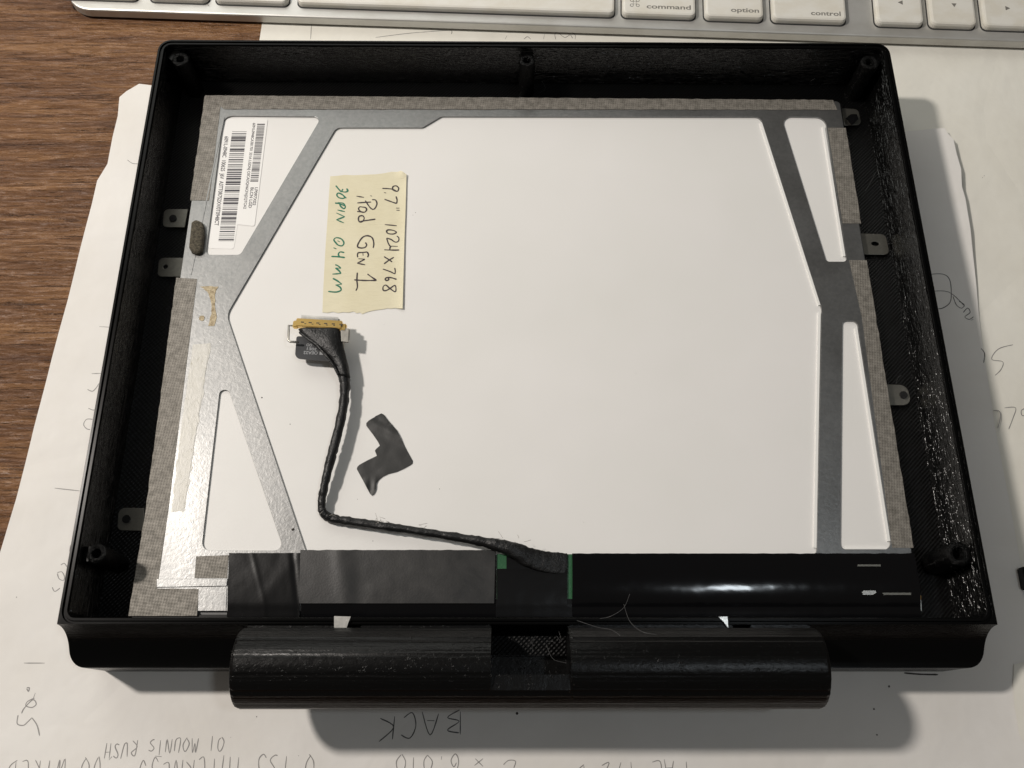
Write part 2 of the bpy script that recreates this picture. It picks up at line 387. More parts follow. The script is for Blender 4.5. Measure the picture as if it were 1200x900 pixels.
# stroke font for the pencil capitals
G = {'0': [[(.5, 0), (.1, .3), (.15, .8), (.5, 1), (.85, .7), (.85, .25), (.5, 0)]], '1': [[(.5, 0), (.5, 1)]],
     '2': [[(.1, .8), (.5, 1), (.85, .75), (.1, 0), (.9, 0)]], '3': [[(.1, .9), (.7, .95), (.4, .55), (.85, .3), (.4, 0), (.1, .1)]],
     '4': [[(.7, 0), (.7, 1), (.1, .35), (.95, .35)]], '5': [[(.9, 1), (.25, 1), (.2, .55), (.7, .55), (.8, .2), (.45, 0), (.1, .1)]],
     '6': [[(.8, 1), (.25, .6), (.15, .2), (.5, 0), (.85, .25), (.5, .5), (.2, .3)]], '7': [[(.1, 1), (.9, 1), (.4, 0)]],
     '8': [[(.5, .5), (.15, .75), (.5, 1), (.85, .75), (.5, .5), (.1, .2), (.5, 0), (.9, .2), (.5, .5)]], '9': [[(.8, .7), (.4, .5), (.2, .8), (.5, 1), (.8, .8), (.7, 0)]],
     '.': [[(.35, .0), (.5, .06)]], ' ': [], '/': [[(.1, 0), (.9, 1)]], 'A': [[(0, 0), (.5, 1), (.95, 0)], [(.2, .4), (.8, .4)]],
     'B': [[(.1, 0), (.1, 1)], [(.1, 1), (.8, .85), (.1, .5), (.9, .25), (.0, 0)]], 'C': [[(.9, .9), (.4, 1), (.1, .5), (.4, 0), (.9, .1)]], 'D': [[(.1, 0), (.1, 1), (.8, .7), (.8, .3), (.1, 0)]],
     'E': [[(.9, 1), (.1, 1), (.1, 0), (.9, 0)], [(.1, .5), (.7, .5)]], 'F': [[(.9, 1), (.1, 1), (.1, 0)], [(.1, .5), (.7, .5)]], 'G': [[(.9, .9), (.4, 1), (.1, .5), (.4, 0), (.9, .15), (.9, .45), (.5, .45)]],
     'H': [[(.1, 0), (.1, 1)], [(.9, 0), (.9, 1)], [(.1, .5), (.9, .5)]], 'I': [[(.5, 0), (.5, 1)]], 'K': [[(.1, 0), (.15, 1)], [(.9, 1), (.15, .45), (.95, 0)]], 'L': [[(.1, 1), (.1, 0), (.9, 0)]],
     'M': [[(.05, 0), (.2, 1), (.5, .35), (.8, 1), (.95, 0)]], 'N': [[(.1, 0), (.1, 1), (.85, 0), (.85, 1)]], 'O': [[(.5, 0), (.1, .5), (.5, 1), (.9, .5), (.5, 0)]],
     'P': [[(.1, 0), (.1, 1), (.8, .85), (.7, .5), (.1, .45)]], 'R': [[(.1, 0), (.1, 1), (.8, .85), (.1, .5), (.85, 0)]], 'S': [[(.9, .9), (.4, 1), (.15, .75), (.8, .3), (.5, 0), (.1, .1)]],
     'T': [[(0, 1), (1, 1)], [(.5, 1), (.5, 0)]], 'U': [[(.1, 1), (.15, .15), (.5, 0), (.85, .15), (.9, 1)]], 'W': [[(0, 1), (.25, 0), (.5, .6), (.75, 0), (1, 1)]], 'X': [[(.1, 0), (.9, 1)], [(.1, 1), (.9, 0)]]}
def hand(s, a, b, h, slant=.15):
    """strokes for string s written from pixel a to pixel b, capital height h mm"""
    A = Vector(U(*a, .8)); B = Vector(U(*b, .8)); d = (B - A); L = d.length; d.normalize(); n = Vector((-d.y, d.x)); cw = L / len(s); out = []
    for i, ch in enumerate(s):
        j = random.uniform(-.05, .05)
        for st in G[ch]:
            q = []
            for x, y in st:
                X = (i + .12 + .74 * x + slant * y * .4) * cw + random.uniform(-.08, .08) * cw; Y = (y * (1 + j * 2) + j * 2 + random.uniform(-.07, .07)) * h
                p = A + d * X + n * Y; q.append((p.x, p.y))
            out.append(q)
    return out
def W(name, strokes, w, mat, parent, zf):
    # strokes lying close together are one mark; separate marks become separate objects
    groups = []
    for st in strokes:
        near = [g for g in groups if min(math.hypot(a[0] - b[0], a[1] - b[1]) for q in g for a in q for b in st) < 6]
        new = [st]
        for g in near: new = g + new; groups.remove(g)
        groups.append(new)
    for g in groups: ribbons(name, g, w, zf, mat, parent, th=.05)
def px(sts, z=.7): return [US(s, z) for s in sts]
W('pencil_note', hand('BACK', (543, 834), (441, 841), 6.0), .34, M['pencil_dark'], pA, zA)
W('pencil_note', hand('.01 MOUNTS RUSH', (274, 862), (122, 871), 3.4), .30, M['pencil'], pA, zA)
W('pencil_note', hand('0.135 THICKNESS', (370, 881), (160, 893), 6.5), .30, M['pencil'], pA, zA)
W('pencil_note', hand('.00 WIRED', (136, 886), (8, 893), 6.0), .30, M['pencil'], pA, zA)
W('pencil_note', hand('6.010', (540, 885), (462, 887), 5.5), .28, M['pencil'], pA, zA)
W('pencil_note', hand('PAL 1/2 D', (806, 891), (672, 895), 5.0), .28, M['pencil'], pA, zA)
W('pencil_note', px([[(556, 897), (566, 889)], [(557, 889), (566, 898)], [(590, 896), (596, 891), (604, 892), (602, 900)]]), .28, M['pencil'], pA, zA)
W('pencil_note', px([[(108, 491), (101, 491), (97.5, 497), (101, 502), (105, 503)], [(103, 478), (110, 480), (115, 473), (114, 467)], [(102, 456), (108, 458), (113, 453), (115, 449)], [(107, 437.5), (118, 437)], [(116, 382.5), (128, 383)], [(64, 572), (93, 575)], [(149, 187), (155, 191), (163, 191.5)]]), .28, M['pencil'], pA, zA)
W('pencil_note', px([[(82, 639), (81, 646)], [(71, 662), (75, 660), (78, 664)], [(67, 671), (72, 670), (75, 675), (74, 680), (69, 678), (67, 672)], [(61, 688), (64, 693), (70, 689)], [(28, 777), (52, 777)]]), .28, M['pencil'], pA, zA)
W('pencil_note', px([[(31, 806), (34, 806), (33, 810), (31, 807)], [(41, 812), (38, 820)], [(40, 818), (32, 822), (30, 827), (37, 829), (42, 825), (38, 820), (28, 830), (25, 836)], [(21, 838), (20, 848), (27, 850), (32, 846), (37, 841)], [(37, 841), (43, 850), (46, 862)]]), .32, M['pencil'], pA, zA)
W('pencil_note', px([[(1088, 321), (1105, 321), (1113, 328), (1115, 345), (1113, 355), (1104, 361), (1096, 361)], [(1090, 341), (1112, 342), (1131, 359)], [(1117, 347), (1121, 357), (1127, 361), (1130, 357), (1124, 353)], [(1129, 366), (1134, 361), (1137, 366), (1131, 371), (1136, 374), (1141, 371)], [(1138, 375), (1141, 374)]]), .30, M['pencil_dark'], pA, zA)
W('pencil_note', px([[(1150, 408), (1154, 414), (1153, 425)]]), .3, M['pencil_dark'], pA, zA)
W('pencil_note', px([[(1187, 404), (1170, 409), (1162, 421), (1175, 424), (1173, 433), (1166, 440)], [(1177, 478), (1190, 478), (1187, 490), (1182, 503)], [(1203, 478), (1197, 481), (1198, 487), (1206, 486)]], .1), .3, M['pencil'], pB, zB)
W('pencil_note', px([[(1164, 481), (1171, 482), (1172, 490), (1169, 502)]]), .3, M['pencil'], pA, zA)
W('pencil_note', px([[(365, 29), (364, 46)], [(440, 44), (480, 39), (520, 36), (529, 36), (529, 40)], [(592, 46), (594, 42)], [(614, 46), (618, 43), (622, 46)], [(637, 46), (638, 40)], [(651, 46), (652, 38), (672, 39), (674, 46)], [(655, 39), (662, 44), (668, 41), (671, 45)]], .1), .26, M['pencil'], pB, zB)
# specks and creases on the sheet
W('pen_line', px([[(1060, 788.5), (1078, 790), (1100, 790.5)]]), .55, M['speck'], pA, zA)
def dots(name, pts, r, z, mat, parent):
    V, F = [], []
    for (x, y), rr in pts:
        n0 = len(V); zz = z(x, y) if callable(z) else z
        for k in range(6): V.append((x + rr * math.cos(k * 1.047) * random.uniform(.6, 1.2), y + rr * math.sin(k * 1.047) * random.uniform(.6, 1.2), zz))
        V.append((x, y, zz + rr * .5))
        for k in range(6): F.append((n0 + k, n0 + (k + 1) % 6, n0 + 6))
    o = mk(name, V, F, mat, parent); o['kind'] = 'stuff'; return o
dots('specks', [(U(u, v, 1), r) for u, v, r in [(1043, 804, .32), (1025, 831, .3), (1028, 861, .22), (606, 836, .4), (20, 700, .15), (300, 840, .15), (1150, 210, .15), (1148, 212, .15)]], 1, lambda x, y: zA(x, y) + .06, M['speck'], pA)

# ---------------------------------------------------------------- the keyboard
KA = math.radians(-2.08); K0 = Vector((-163.6, 128.2))
KX = Vector((math.cos(KA), math.sin(KA))); KY = Vector((-KX.y, KX.x))
SL = math.radians(5.0)
def kw(x, y, z=0): p = K0 + KX * x + KY * y; return (p.x, p.y, z)
def ktop(y): return 4.6 + y * math.tan(SL)
kb = root('computer_keyboard', (*kw(216, 57)[:2], 0), 'aluminium keyboard with white keys lying across the top edge of the photo', 'keyboard')
out = fillet([(0, 0), (432, 0), (432, 114), (0, 114)], 9.0, 8)
V, F = [], []; n = len(out)
lv = [(1.6, lambda y: .9), (.35, lambda y: .9), (0.0, lambda y: 1.3), (0.0, lambda y: ktop(y) - .5), (.18, lambda y: ktop(y) - .12), (.55, lambda y: ktop(y))]
for inset, zf in lv:
    for x, y in out:
        cx = max(9, min(423, x)); cy = max(9, min(105, y)); d = Vector((x - cx, y - cy)); L = d.length or 1
        q = Vector((x, y)) - d / L * inset; V.append(kw(q.x, q.y, zf(q.y)))
for l in range(len(lv) - 1):
    for k in range(n): F.append((l * n + k, l * n + (k + 1) % n, (l + 1) * n + (k + 1) % n, (l + 1) * n + k))
F.append(tuple(range(n))[::-1]); F.append(tuple((len(lv) - 1) * n + k for k in range(n)))
mk('keyboard_body', V, F, M['alu'], kb, False)
box('keyboard_foot', kw(6, 14)[0], kw(6, 14)[0] + 30, kw(6, 14)[1], kw(6, 14)[1] + 3, .05, 1.0, M['gap'], kb)
box('keyboard_foot', kw(396, 14)[0], kw(396, 14)[0] + 30, kw(396, 14)[1], kw(396, 14)[1] + 3, .05, 1.0, M['gap'], kb)
def key(x0, x1, y0, y1):
    """a low white keycap with rounded corners, a sloping skirt and a dark gap round it"""
    e = .45
    well = fillet([(x0 - e, y0 - e), (x1 + e, y0 - e), (x1 + e, y1 + e), (x0 - e, y1 + e)], 2.2, 5)
    mk('key_gap', [kw(x, y, ktop(y) + .06) for x, y in well], [tuple(range(len(well)))], M['gap'], kb)
    ins = [(0, .15), (.05, 1.5), (.35, 2.15), (.95, 2.35)]; V, F = [], []
    for i, (s, h) in enumerate(ins):
        p = fillet([(x0 + s, y0 + s * 1.1), (x1 - s, y0 + s * 1.1), (x1 - s, y1 - s), (x0 + s, y1 - s)], max(.9, 2.0 - s), 5); n = len(p)
        for x, y in p: V.append(kw(x, y, ktop(y) + h))
    for l in range(len(ins) - 1):
        for k in range(n): F.append((l * n + k, l * n + (k + 1) % n, (l + 1) * n + (k + 1) % n, (l + 1) * n + k))
    F.append(tuple((len(ins) - 1) * n + k for k in range(n)))
    return mk('key', V, F, M['key'], kb, False)
def k_local(u, v, z):
    p = Vector(U(u, v, z)) - K0; return (p.dot(KX), p.dot(KY))
row = [(66, 160, 1), (174, 243, 3), (251, 337, 6), (347, 720, 15), (729, 815, 21), (826, 894.5, 24), (905, 991.5, 26), (1027, 1082, 30), (1090.5, 1144, 33), (1153, 1207, 36)]
keys = []
for a, b, v in row:
    xa = k_local(a, v, 6.2)[0]; xb = k_local(b, v, 6.2)[0]
    keys.append((xa, xb, key(xa, xb, 3.9, 19.6)))
for i in range(12):
    x = 3.5 + 26 * (i > 0) + 19.05 * i - (19.05 if i > 0 else 0) * 0
    if x < 250: key(x, x + (24 if i == 0 else 16.6), 22.9, 38.6)
key(k_local(1090.5, 33, 6.2)[0], k_local(1144, 33, 6.2)[0], 22.9, 38.6)
def ktext(s, x0, x1, y, h, parent):
    A = Vector(kw(x0, y)[:2]); B = Vector(kw(x1, y)[:2])
    o = text_mesh('key_legend', s, A, B, h, 0, M['legend'], parent)
    b = base_of(parent)
    for vtx in o.data.vertices:
        wx = vtx.co.x / MM + b.x; wy = vtx.co.y / MM + b.y
        yy = (Vector((wx, wy)) - K0).dot(KY); vtx.co.z = (ktop(yy) + 2.38 - b.z) * MM
    return o
def kpx(u, v): return k_local(u, v, 8.0)
def klabel(s, a, b, h, parent):
    A = kpx(*a); B = kpx(*b); ktext(s, A[0], B[0], (A[1] + B[1]) / 2, h, parent)
klabel('command', (758, 7.5), (810, 11), 1.75, keys[4][2])
klabel('option', (857, 12), (890, 14), 1.75, keys[5][2])
klabel('control', (951, 15.5), (986, 18), 1.75, keys[6][2])
def kpoly(pts, parent):
    mk('key_legend', [kw(*p, ktop(p[1]) + 2.38) for p in pts], [tuple(range(len(pts)))], M['legend'], parent)
def tri(u, v, a, parent, s=1.05):
    c = kpx(u, v); kpoly([(c[0] + s * math.cos(a + k * 2.094) * (1.15 if k == 0 else 1), c[1] + s * math.sin(a + k * 2.094)) for k in range(3)], parent)
tri(1056, 3, math.pi, keys[7][2]); tri(1118, 5.5, -math.pi / 2, keys[8][2]); tri(1180, 9.5, 0, keys[9][2])
c = kpx(744, 2.5); V, F = [], []
s_ = .62; pth = []
for qx, qy, a0 in ((1, 1, math.pi * 1.5), (-1, 1, 0), (-1, -1, math.pi * .5), (1, -1, math.pi)):
    for k in range(10):
        a = a0 + (1.5 * math.pi) * k / 9 - (0 if True else 0)
        pth.append((c[0] + qx * s_ * 1.55 + .62 * math.cos(a + math.pi * .5 * 0), c[1] + qy * s_ * 1.55 + .62 * math.sin(a)))
loops = []
for qx, qy in ((1, 1), (-1, 1), (-1, -1), (1, -1)):
    loops.append([(c[0] + qx * 1.05 + .55 * math.cos(k * .7), c[1] + qy * 1.05 + .55 * math.sin(k * .7)) for k in range(10)])
for sg in (-1, 1):
    loops.append([(c[0] + sg * .5, c[1] - 1.1), (c[0] + sg * .5, c[1] + 1.1)]); loops.append([(c[0] - 1.1, c[1] + sg * .5), (c[0] + 1.1, c[1] + sg * .5)])
W('key_legend', [[kw(*p)[:2] for p in l] for l in loops], .24, M['legend'], keys[4][2], lambda x, y: ktop((Vector((x, y)) - K0).dot(KY)) + 2.34)
# lint on the body rim
W('lint', [[kw(50.5, 4.2)[:2], kw(51.6, 3.0)[:2]]], .25, M['speck'], kb, lambda x, y: ktop(3) + .1)

# ---------------------------------------------------------------- the black case
case = root('printed_case', (0, 0, 0.45), 'open black 3D-printed tray case with a thick hinge barrel along its front', 'case')
ZB, ZR, ZF = 0.45, 26.4, 8.7
def rr(hx, yf, yb, R, z, n=8):
    p = fillet([(-hx, yf), (hx, yf), (hx, yb), (-hx, yb)], R, n); return [(x, y, z) for x, y in p]
outer = [rr(116.5, -95.8, 94.5, 3.4, ZB), rr(117.3, -96.6, 95.3, 4.2, ZB + .8), rr(117.3, -96.6, 95.3, 4.2, ZR - .35), rr(117.1, -96.4, 95.1, 4.0, ZR - .05), rr(116.55, -86.75, 94.5, 3.4, ZR),
         rr(116.4, -86.6, 94.35, 3.2, ZR - .55), rr(116.0, -86.2, 93.95, 2.9, ZR - .55), rr(115.85, -86.0, 93.8, 2.8, ZR + .0), rr(115.25, -85.4, 93.3, 2.3, ZR + .0), rr(115.1, -85.2, 93.1, 2.2, ZR - .3), rr(115.1, -85.2, 93.1, 2.2, ZF)]
V = [p for r_ in outer for p in r_]; n = len(outer[0]); F = []
for l in range(len(outer) - 1):
    for k in range(n): F.append((l * n + k, l * n + (k + 1) % n, (l + 1) * n + (k + 1) % n, (l + 1) * n + k))
F.append(tuple(range(n))[::-1]); F.append(tuple((len(outer) - 1) * n + k for k in range(n)))
body = mk('case_body', V, F, M['pla'], case)
bmx = bmesh.new(); bmx.from_mesh(body.data); bmesh.ops.recalc_face_normals(bmx, faces=bmx.faces[:]); bmx.to_mesh(body.data); bmx.free()
YC, ZC, RC, RB = -97.2, 26.3, 10.35, 9.45
def cylx(x0, x1, yc, zc, r, n=64, ends=0.0, ridge=0.0):
    prof = [(x0, r)] if not ends else [(x0, r - ends), (x0 + ends * .3, r - ends * .3), (x0 + ends, r)]
    prof += [(x1, r)] if not ends else [(x1 - ends, r), (x1 - ends * .3, r - ends * .3), (x1, r - ends)]
    V, F = [], []
    for x, q in prof:
        for k in range(n):
            a = 2 * math.pi * k / n; qq = q + (ridge * (mn.noise(Vector((3.1, q * math.sin(a) * 1.7, 0.2))) + .6 * mn.noise(Vector((8.1, q * math.sin(a) * 4.7, 0.2)))) if ridge else 0)
            V.append((x, yc + qq * math.cos(a), zc + qq * math.sin(a)))
    for i in range(len(prof) - 1):
        for k in range(n): F.append((i * n + k, (i + 1) * n + k, (i + 1) * n + (k + 1) % n, i * n + (k + 1) % n))
    F.append(tuple(range(n))); F.append(tuple((len(prof) - 1) * n + k for k in range(n))[::-1])
    return V, F
def boolean(obj, cutters, op='DIFFERENCE'):
    for c_ in cutters:
        m = obj.modifiers.new('b', 'BOOLEAN'); m.operation = op; m.solver = 'EXACT'; m.object = c_
    dg = bpy.context.evaluated_depsgraph_get(); dg.update()
    me = bpy.data.meshes.new_from_object(obj.evaluated_get(dg)); obj.modifiers.clear(); old = obj.data; me.name = old.name; obj.data = me
    for c_ in cutters: bpy.data.objects.remove(c_)
    for p in me.polygons: p.use_smooth = False
def smooth_by_angle(obj, deg=30):
    me = obj.data
    for p in me.polygons: p.use_smooth = True
    bm = bmesh.new(); bm.from_mesh(me)
    for e in bm.edges:
        e.smooth = len(e.link_faces) == 2 and e.calc_face_angle(0) < math.radians(deg)
    bm.to_mesh(me); bm.free()
cut = mk('cut', *cylx(-130, 130, YC, ZC, RC), None, None)
bmx = bmesh.new(); bmx.from_mesh(cut.data); bmesh.ops.recalc_face_normals(bmx, faces=bmx.faces[:]); bmx.to_mesh(cut.data); bmx.free()
bpy.context.view_layer.update()
boolean(body, [cut]); body.data.materials.clear(); body.data.materials.append(M['pla']); smooth_by_angle(body, 25)
# the printed layers seen on the inner walls: real little ridges, uneven along their length
def layer_wall(axis, fixed, sgn, a0, a1, step, pitch=.52, per=5):
    V, F = [], []; z0, z1 = ZF + .1, ZR - .45; nz = int((z1 - z0) / pitch * per); nn = int((a1 - a0) / step)
    for j in range(nz + 1):
        z = z0 + (z1 - z0) * j / nz; ph = (j % per) / per
        for i in range(nn + 1):
            a = a0 + (a1 - a0) * i / nn; lay = j // per
            am = .13 + .09 * mn.noise(Vector((a * .12, lay * 3.7, 2)))
            d = am * math.sin(math.pi * ph) + .09 * mn.noise(Vector((a * .55, lay * 5.3, 7))) + .05 * mn.noise(Vector((a * 1.9, lay * 2.3, 4)))
            p = fixed + sgn * (.08 + d)
            V.append((p, a, z) if axis == 'x' else (a, p, z))
    m = nn + 1
    for j in range(nz):
        for i in range(nn): F.append((j * m + i, j * m + i + 1, (j + 1) * m + i + 1, (j + 1) * m + i))
    o = mk('layer_ridges', V, F, M['ridge'], case, True); o['kind'] = 'stuff'; return o
layer_wall('x', 115.1, -1, -84.6, 90.9, .8); layer_wall('y', 93.1, -1, -112.8, 112.8, .9); layer_wall('x', -115.1, 1, -84.6, 90.9, 2.5)
# floor sheet with the diagonal infill pattern
plate('case_floor', fillet([(-115.05, -85.1), (115.05, -85.1), (115.05, 93.0), (-115.05, 93.0)], 2.2, 6), [], ZF + .004, ZF + .2, M['pla_floor'], case)
# hinge barrel with the notch in its middle
bar = mk('hinge_barrel', *cylx(-70.9, 71.2, YC, ZC, RB, 300, 1.1, .17), M['pla_barrel'], case)
bmx = bmesh.new(); bmx.from_mesh(bar.data); bmesh.ops.recalc_face_normals(bmx, faces=bmx.faces[:]); bmx.to_mesh(bar.data); bmx.free()
c1 = box('cut', -9.3, 9.6, -99.2, -80, 19.6, 50, None); c2 = box('cut', -9.3, 9.6, -108, -98.5, 34.0, 50, None); c3 = box('cut', -9.3, 9.6, -99.2, -94.0, 17.5, 30, None)
bpy.context.view_layer.update()
boolean(bar, [c1, c2, c3]); bar.data.materials.clear(); bar.data.materials.append(M['pla_barrel']); smooth_by_angle(bar, 25)
box('notch_plate', -9.2, 9.5, -93.8, -87.2, 17.6, 19.9, M['pla_notch'], case)
for x0, x1 in ((-70.2, -47.0), (-42.0, -9.4), (9.7, 51.0), (55.5, 70.4)):
    box('hinge_web', x0, x1, -91.5, -86.9, 16.0, 25.7, M['pla_barrel'], case, .25)
# screw posts in the corners: hollow, blobby 3D-printed tubes with a web to the wall
def post(x, y, r, ztop, wx, wy, hole=.48):
    V, F = [], []; n = 20; prof = [(r * 1.05, ZF)] + [(r, ZF + 1 + q * (ztop - ZF - 1.5) / 14) for q in range(15)] + [(r, ztop - .3), (r * .93, ztop), (r * hole * 1.1, ztop), (r * hole, ztop - .2), (r * hole, ZF + 3)]
    for q, z in prof:
        for k in range(n):
            a = 2 * math.pi * k / n; j = 1 + .16 * mn.noise(Vector((x + 3 * math.cos(a), y + 3 * math.sin(a), z * 1.4)) * 1.3)
            V.append((x + q * j * math.cos(a), y + q * j * math.sin(a), z + (.15 * mn.noise(Vector((a * 2, x, y))) if z > ztop - .5 else 0)))
    for i in range(len(prof) - 1):
        for k in range(n): F.append((i * n + k, i * n + (k + 1) % n, (i + 1) * n + (k + 1) % n, (i + 1) * n + k))
    F.append(tuple((len(prof) - 1) * n + k for k in range(n)))
    p = mk('screw_post', V, F, M['blob'], case, True)
    d = Vector((wx - x, wy - y)); L = d.length; d.normalize(); s = Vector((-d.y, d.x)) * r * .75
    a, b = Vector((x, y)) + d * r * .8, Vector((wx, wy)); z1 = ztop - .6
    Q = [a - s, b - s, b + s, a + s]
    mk('post_web', [(q.x, q.y, ZF) for q in Q] + [(q.x, q.y, z1) for q in Q], [(0, 3, 2, 1), (4, 5, 6, 7), (0, 1, 5, 4), (1, 2, 6, 5), (2, 3, 7, 6), (3, 0, 4, 7)], M['pla'], p)
    return p
post(-110.3, 89.0, 2.7, 24.6, -115, 93.2); post(111.0, 89.0, 2.9, 24.8, 115.0, 93.0)
post(.7, 89.4, 2.5, 24.4, .7, 93.3); post(-111.2, -69.0, 2.5, 24.4, -115.3, -69.0); post(111.6, -68.8, 3.2, 24.4, 115.3, -68.8)
# printed strings and blobs left on the plastic, plus glossy blobs added for glints
def strands(specs, name='print_string'):
    for st in specs:
        tube(name, catmull(st, 6), .045, M['string'], case, 5)
def Z(u, v, z): return (*U(u, v, z), z)
strands([[Z(676, 727, 28), Z(700, 735, 31), Z(716, 738, 34), Z(727, 745, 36.2)], [Z(738, 696, 27), Z(731, 712, 29), Z(716, 722, 29), Z(703, 725, 27.5)],
         [Z(731, 708, 27), Z(738, 728, 31), Z(752, 740, 35), Z(770, 744, 36.1)], [Z(628, 745, 22), Z(622, 752, 23), Z(617, 757, 20.5)], [Z(626, 747, 22), Z(624, 755, 21), Z(624, 765, 20.2)],
         [Z(640, 752, 22), Z(648, 752, 24), Z(655, 760, 22)], [Z(655, 740, 24), Z(658, 752, 24), Z(652, 745, 22)], [Z(640, 755, 22), Z(648, 772, 24), Z(664, 777, 28)],
         [Z(441, 53, 22), Z(444, 60, 20), Z(445, 65, 18)], [Z(672, 92, 10), Z(680, 93, 10)], [Z(1026, 202, 10), Z(1020, 214, 10), Z(1014, 224, 10)],
         [Z(1056, 440, 10.5), Z(1052, 443, 12), Z(1050, 450, 11)], [Z(955, 92, 18), Z(950, 95, 18)], [Z(615, 77, 22), Z(622, 79, 20), Z(628, 84, 18)], [Z(635, 95, 14), Z(639, 104, 11), Z(632, 109, 10)]])
V, F = [], []
def blobs(pts, rmin, rmax):
    for (x, y, z) in pts:
        r = random.uniform(rmin, rmax); n0 = len(V)
        for a, b in ((0, 0), (1, 0), (2, 0), (3, 0)): V.append((x + r * math.cos(a * 1.57), y + r * math.sin(a * 1.57) * random.uniform(.5, 1.5), z))
        V.append((x, y, z + r)); V.append((x, y, z - r))
        for k in range(4): F.append((n0 + k, n0 + (k + 1) % 4, n0 + 4)); F.append((n0 + (k + 1) % 4, n0 + k, n0 + 5))
blobs([(9.7 + random.gauss(0, .25), -89 - t * 16, 26.3 + math.sqrt(max(0, RB ** 2 - (-89 - t * 16 - YC) ** 2))) for t in [random.random() for _ in range(70)]], .08, .22)
blobs([(-9.4 + random.gauss(0, .15), -95 - t * 10, 26.3 + math.sqrt(max(0, RB ** 2 - (-95 - t * 10 - YC) ** 2))) for t in [random.random() for _ in range(26)]], .07, .18)
blobs([(-70.6 + random.uniform(0, .5), YC + .3 + t * 3, ZC + RB - .25 - abs(t) * .1) for t in [random.random() for _ in range(12)]], .08, .18)
blobs([(114.95, random.uniform(-84, 88), random.uniform(11, 24.5)) for _ in range(260)], .05, .13)
blobs([(random.uniform(-40, 112), 92.95, random.uniform(9, 13)) for _ in range(160)], .05, .12)
blobs([(random.uniform(-68, -46), -88.4, 25.75) for _ in range(34)] + [(random.uniform(12, 68), -88.4, 25.75) for _ in range(30)] + [(random.uniform(-41, -10), -88.4, 25.75) for _ in range(30)], .07, .16)
blobs([(random.uniform(20, 68), YC + random.uniform(-5.4, -4.0), 26.3 + math.sqrt(RB ** 2 - 4.7 ** 2)) for _ in range(60)], .05, .13)
blobs([(random.uniform(-116, -75), random.uniform(-96.6, -94.8), 16.15) for _ in range(60)], .06, .14)
blobs([(-110.3 + random.gauss(0, 1.8), 89 + random.gauss(0, 1.6), 24.7) for _ in range(26)] + [(111 + random.gauss(0, 2.2), 89 + random.gauss(0, 2.0), 24.9 - random.random() * 2) for _ in range(46)] + [(.2 + random.gauss(0, .7), 88.5 + random.gauss(0, 1.5), random.uniform(12, 24.5)) for _ in range(40)]
      + [(111.6 + random.gauss(0, 2.0), -68.8 + random.gauss(0, 2.6), 24.5 - random.random()) for _ in range(46)], .06, .2)
for (px_, py_, sx_, r_) in ((111.0, 89.0, -.75, 2.95), (111.6, -68.8, -.95, 3.25), (-110.3, 89.0, .7, 2.7), (.7, 89.4, -.95, 2.5)):
    k_ = 70 if px_ > 50 else 26
    blobs([(px_ + r_ * sx_ + random.gauss(0, .12), py_ - r_ * math.sqrt(max(0, 1 - sx_ * sx_)) + random.gauss(0, .15), random.uniform(9.5, 24.2)) for _ in range(k_)], .07, .2)  # glossy blobs added down the post sides as a line of glints
blobs([(-111.2 + 1.9 * math.cos(a_), -69 + 1.9 * math.sin(a_), 24.55) for a_ in [random.choice((1.6, 4.7)) + random.gauss(0, .35) for _ in range(40)]], .12, .3)  # glossy blobs added on the post ring for its two crescent highlights
o = mk('print_glint_blobs', V, F, M['glint'], case); o['kind'] = 'stuff'

# ---------------------------------------------------------------- the display panel in the case
ZP = 13.0
lcd = root('lcd_display', (0, 0, ZF + .25), 'silver-framed white back of a flat display, lying inside the black case', 'display')
box('panel_edge', -105.0, 105.0, -82.9, 83.0, ZF + .25, ZP - .85, M['inside'], lcd, .2)
plate('reflector_sheet', fillet([(-104.6, -82), (104.6, -82), (104.6, 82.6), (-104.6, 82.6)], 1), [], ZP - .84, ZP - .62, M['white'], lcd)
H = [([(262, 135.5), (377, 136.5), (281.5, 298.5), (241, 298.5)], [3, 1.9, 1.6, 1.6]),
     ([(394, 149.5), (495, 149.5), (517, 136.5), (891, 137), (963, 362), (957, 650), (360, 650), (265.5, 369)], [2.4, 2.0, 2.0, 2.2, 4.0, 1.5, 1.5, 5.5]),
     ([(257.5, 457), (268, 457), (333, 645), (236, 645)], [1.7, 1.7, 1.8, 2.4]),
     ([(915.5, 136.5), (967, 137.5), (992.5, 306.5), (968.5, 306.5)], [2.8, 3.2, 1.2, 1.2]),
     ([(987, 376), (1004.5, 376), (1045, 644), (984.5, 644)], [1.3, 1.6, 2.2, 1.6])]
holes = [fillet(US(p, ZP), r, 7) for p, r in H]
plate('metal_frame', fillet([(-104.7, -82.1), (104.4, -82.1), (104.4, 82.9), (-104.7, 82.9)], 1.2, 4), holes, ZP - .6, ZP, M['frame'], lcd, .06)
